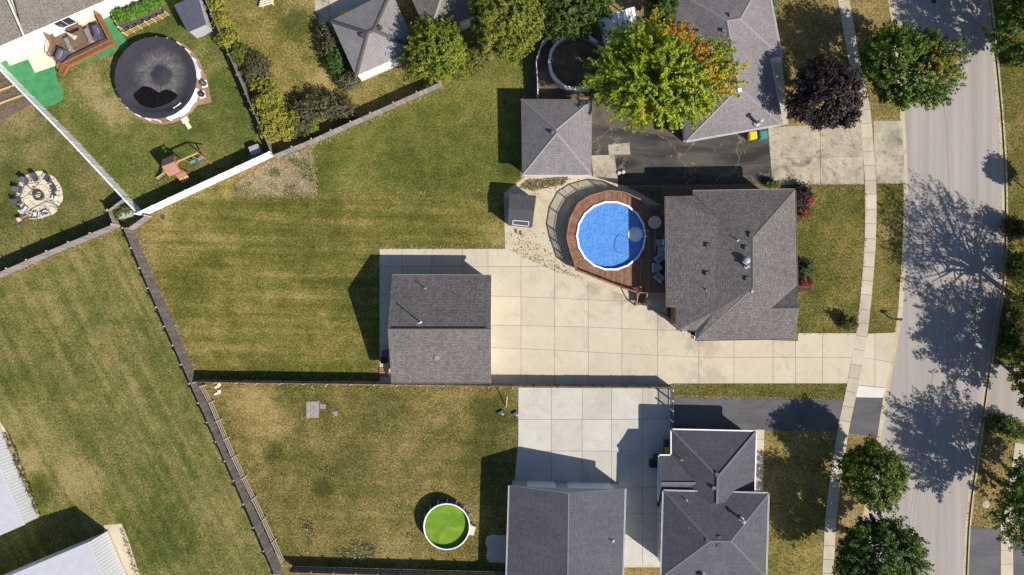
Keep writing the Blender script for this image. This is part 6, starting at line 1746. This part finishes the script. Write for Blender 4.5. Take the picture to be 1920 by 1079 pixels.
# ------------------------------------------------------------------ weeds, stones, grass blades (uncountable)
def blades(name, pts, hgt, wid, lean, mat, col=None, parent=None, label=None, cat=None, rng=rs, z=0.01):
    n = len(pts)
    if n == 0: return
    th = rng.uniform(0, 2 * np.pi, n); ph = rng.uniform(0, 2 * np.pi, n)
    h_ = hgt * rng.uniform(.5, 1.4, n); w = wid * rng.uniform(.6, 1.4, n) / 2
    a = np.stack([np.cos(th) * w, np.sin(th) * w, np.zeros(n)], 1)
    tip = np.stack([np.cos(ph) * h_ * lean, np.sin(ph) * h_ * lean, h_], 1)
    b = np.concatenate([pts, np.full((n, 1), z)], 1)
    v = np.stack([b - a, b + a, b + tip], 1).reshape(-1, 3)
    f = np.arange(n * 3).reshape(-1, 3)
    at = np.repeat(col, 3, 0) if col is not None else None
    o = link(name, mesh_np(name, v, f, mat, at), parent)
    o['kind'] = 'stuff'
    if label: tag(o, label, cat)
    return o

def frame_mask(p):            # only what the photograph could see (and a margin)
    return (np.abs(p[:, 0]) < 58) & (np.abs(p[:, 1]) < 34)
def hard_mask(p):
    k = np.ones(len(p), bool)
    for q in HARD: k &= ~in_poly(p, q)
    return k
for o, poly, mt, dens in LAWNS:
    a = np.array(poly); lo = np.maximum(a.min(0), (-58, -34)); hi = np.minimum(a.max(0), (58, 34))
    ar = max(0, (hi[0] - lo[0])) * max(0, (hi[1] - lo[1])); n = int(ar * dens)
    if n < 10: continue
    p = rs.uniform(lo, hi, (n, 2)); p = p[in_poly(p, poly)]; p = p[hard_mask(p)]
    blades('grass', p, .075, .07, 1.1, M[mt], parent=o)

def patch_pts(poly, n):
    a = np.array(ccw([G(*p) for p in poly])); p = rs.uniform(a.min(0), a.max(0), (n * 3, 2)); return p[in_poly(p, [tuple(q) for q in a])][:n]
def tuft_col(n, pal):
    c = np.array(pal)[rs.randint(len(pal), size=n)]; return c * rs.uniform(.7, 1.3, (n, 1))
p = patch_pts([(445, 344), (514, 300), (584, 282), (592, 364), (445, 368)], 5200)
blades('straw_litter', p, .16, .05, 2.0, M['weed'], tuft_col(len(p), [(.42, .34, .20), (.30, .24, .14), (.50, .42, .27)]), None, 'dry straw stalks strewn over the garden bed', 'straw')
pts = np.concatenate([patch_pts(q, n) for q, n in ((((556, 300), (580, 296), (592, 345), (566, 335)), 420), (((535, 350), (556, 345), (558, 368), (532, 368)), 170), (((445, 352), (470, 340), (480, 365), (446, 368)), 120), (((505, 320), (520, 315), (525, 330), (508, 332)), 160), (((540, 300), (560, 298), (556, 312)), 150))])
blades('weeds', pts, .2, .11, 1.0, M['weed'], tuft_col(len(pts), [(.12, .18, .03), (.17, .22, .05), (.26, .25, .10)]), None, 'green weeds growing in the dried garden bed', 'weeds')
q = [(985, 338), (1065, 332), (1060, 345), (1000, 358), (975, 352)]
pts = np.concatenate([patch_pts(q, 1500), patch_pts([(950, 466), (975, 470), (1100, 524), (1080, 522), (1000, 494)], 420), patch_pts([(1080, 345), (1240, 352), (1240, 372), (1160, 350)], 600), patch_pts([(960, 445), (1060, 470), (1070, 515), (985, 475)], 160)])
blades('weeds', pts, .15, .07, 1.2, M['weed'], tuft_col(len(pts), [(.20, .18, .06), (.12, .14, .03), (.28, .24, .12)]), None, 'dry weeds along the gravel yard edges', 'weeds')
def cluster(px, py, rx, ry, n):
    g = np.array(G(px, py)); k = rs.normal(size=(7, 2)) * (rx / S, ry / S)
    return g + k[rs.randint(7, size=n)] * .8 + rs.normal(size=(n, 2)) * (rx / S * .42, ry / S * .42)
pts = np.concatenate([cluster(*q) for q in ((668, 1028, 18, 13, 420), (582, 994, 9, 16, 240), (614, 882, 6, 5, 60), (768, 1005, 9, 4, 60), (690, 1036, 14, 6, 160))])
blades('white_flowers', pts, .2, .09, .9, M['weed'], tuft_col(len(pts), [(.50, .48, .36), (.11, .17, .03), (.34, .34, .22), (.09, .15, .03), (.16, .2, .06)]), None, 'white flowering weed clumps in the dry lawn', 'flowers')
for i, (poly, lab) in enumerate((([(8, 810), (20, 812), (78, 965), (66, 968)], 'straggling weeds along the eave of the upper metal barn'), ([(225, 990), (232, 990), (262, 1078), (252, 1078)], 'dry stalks on the gravel strip beside the lower barn'))):
    pts = patch_pts(poly, 700 if i == 0 else 200)
    blades('weeds', pts, .5 if i == 0 else .2, .1, .8, M['weed'], tuft_col(len(pts), [(.13, .13, .05), (.22, .19, .09), (.07, .08, .03)]), None, lab, 'weeds')
pts = np.concatenate([patch_pts([(0, 140), (44, 162), (50, 190), (0, 215)], 200)])
blades('weeds', pts, .2, .12, .8, M['weed'], tuft_col(len(pts), [(.10, .17, .03), (.16, .14, .05)]), None, 'small seedlings in the soil plot behind the slatted fence', 'weeds')
# fallen leaves in the gutters
gp = []
for line, s, n in ((kl, 1, 700), (kr, -1, 1500)):
    for _ in range(n):
        i = rs.randint(len(line)); q = line[i]
        if abs(q.y) < 33: gp.append((q.x + s * abs(rs.normal() * .22) + rs.uniform(-.1, .1), q.y + rs.uniform(-.7, .7)))
gp = np.array(gp)
blades('fallen_leaves', gp, .03, .14, 3.0, M['weed'], tuft_col(len(gp), [(.42, .26, .06), (.30, .17, .04), (.46, .34, .10)]), None, 'fallen tan leaves gathered along the kerbs', 'leaves', z=RZ + .02)
pl = patch_pts([(1200, 150), (1420, 150), (1420, 330), (1110, 335)], 130)
blades('fallen_leaves', pl, .03, .16, 3.0, M['weed'], tuft_col(len(pl), [(.45, .33, .06), (.30, .20, .05), (.25, .28, .04)]), None, 'fallen maple leaves on the dark drive', 'leaves', z=.03)
# loose stones on the gravel
sp = np.concatenate([patch_pts([(950, 430), (1060, 440), (1075, 515), (1000, 486), (950, 466)], 110), patch_pts([(985, 335), (1110, 331), (1060, 360), (1000, 365)], 90)])
v = []; f = []
for (x, y) in sp:
    r = random.uniform(.03, .09); k = len(v); a = random.uniform(0, 6.3)
    for j in range(5): v.append((x + r * math.cos(a + j * 1.257) * random.uniform(.7, 1.2), y + r * math.sin(a + j * 1.257), .01))
    v.append((x, y, r * .7 + .01)); f += [(k + j, k + (j + 1) % 5, k + 5) for j in range(5)]
mb = MB(); mb.v = v; mb.f = f; mb.m = [0] * len(f)
tag(mb.build('loose_stones', M['earth']), 'loose dark stones scattered on the gravel yard', 'stones', kind='stuff')

# dry edging where the mower does not reach
def edge_pts(line, w, n):
    pts = [np.array(G(*p)) for p in line]; out = []
    L = np.array([np.linalg.norm(b - a) for a, b in zip(pts, pts[1:])]); pr = L / L.sum()
    for _ in range(n):
        i = rs.choice(len(L), p=pr); t = rs.uniform(); d = (pts[i + 1] - pts[i]) / L[i]
        out.append(pts[i] + (pts[i + 1] - pts[i]) * t + np.array([-d[1], d[0]]) * rs.normal() * w)
    return np.array(out)
E = [edge_pts(l, w, n) for l, w, n in (([(256, 430), (302, 540), (366, 694)], .13, 1500), ([(0, 524), (112, 477), (226, 429)], .12, 900), ([(600, 365), (780, 362), (945, 357)], .10, 500), ([(285, 402), (400, 350), (445, 332)], .2, 700),
    ([(600, 270), (700, 225), (830, 166), (905, 125)], .12, 900), ([(445, 369), (595, 367)], .14, 700), ([(595, 366), (588, 290)], .12, 300), ([(380, 722), (700, 728), (960, 731)], .22, 1400), ([(1262, 743), (1583, 750)], .15, 800), ([(0, 124), (150, 274), (262, 398)], .2, 700),
    ([(1500, 624), (1605, 624)], .1, 250), ([(1495, 349), (1620, 349)], .1, 250), ([(712, 465), (945, 465)], .1, 400), ([(1622, 350), (1622, 470), (1606, 620)], .08, 300), ([(390, 745), (445, 860), (535, 1050)], .2, 900))]
E = np.concatenate(E)
blades('dry_edging', E, .13, .07, 1.3, M['weed'], tuft_col(len(E), [(.40, .31, .13), (.30, .25, .09), (.46, .38, .19)]), None, 'dry uncut grass along the foot of fences and paving', 'grass')

bed = [(443, 345), (470, 327), (514, 299), (583, 281), (588, 318), (594, 364), (530, 368), (446, 368), (443, 345)]
E = edge_pts(bed, .28, 2200)
blades('straw_fringe', E, .10, .07, 1.6, M['weed'], tuft_col(len(E), [(.36, .29, .14), (.22, .19, .06), (.14, .14, .03), (.44, .36, .22)]), None, 'ragged fringe of dead grass around the dried garden bed', 'straw')
q = patch_pts(bed[:-1], 1500)
blades('thin_grass', q, .12, .08, 1.2, M['weed'], tuft_col(len(q), [(.18, .17, .05), (.28, .23, .10), (.12, .14, .03)]), None, 'thin grass coming up through the dried garden bed', 'grass')
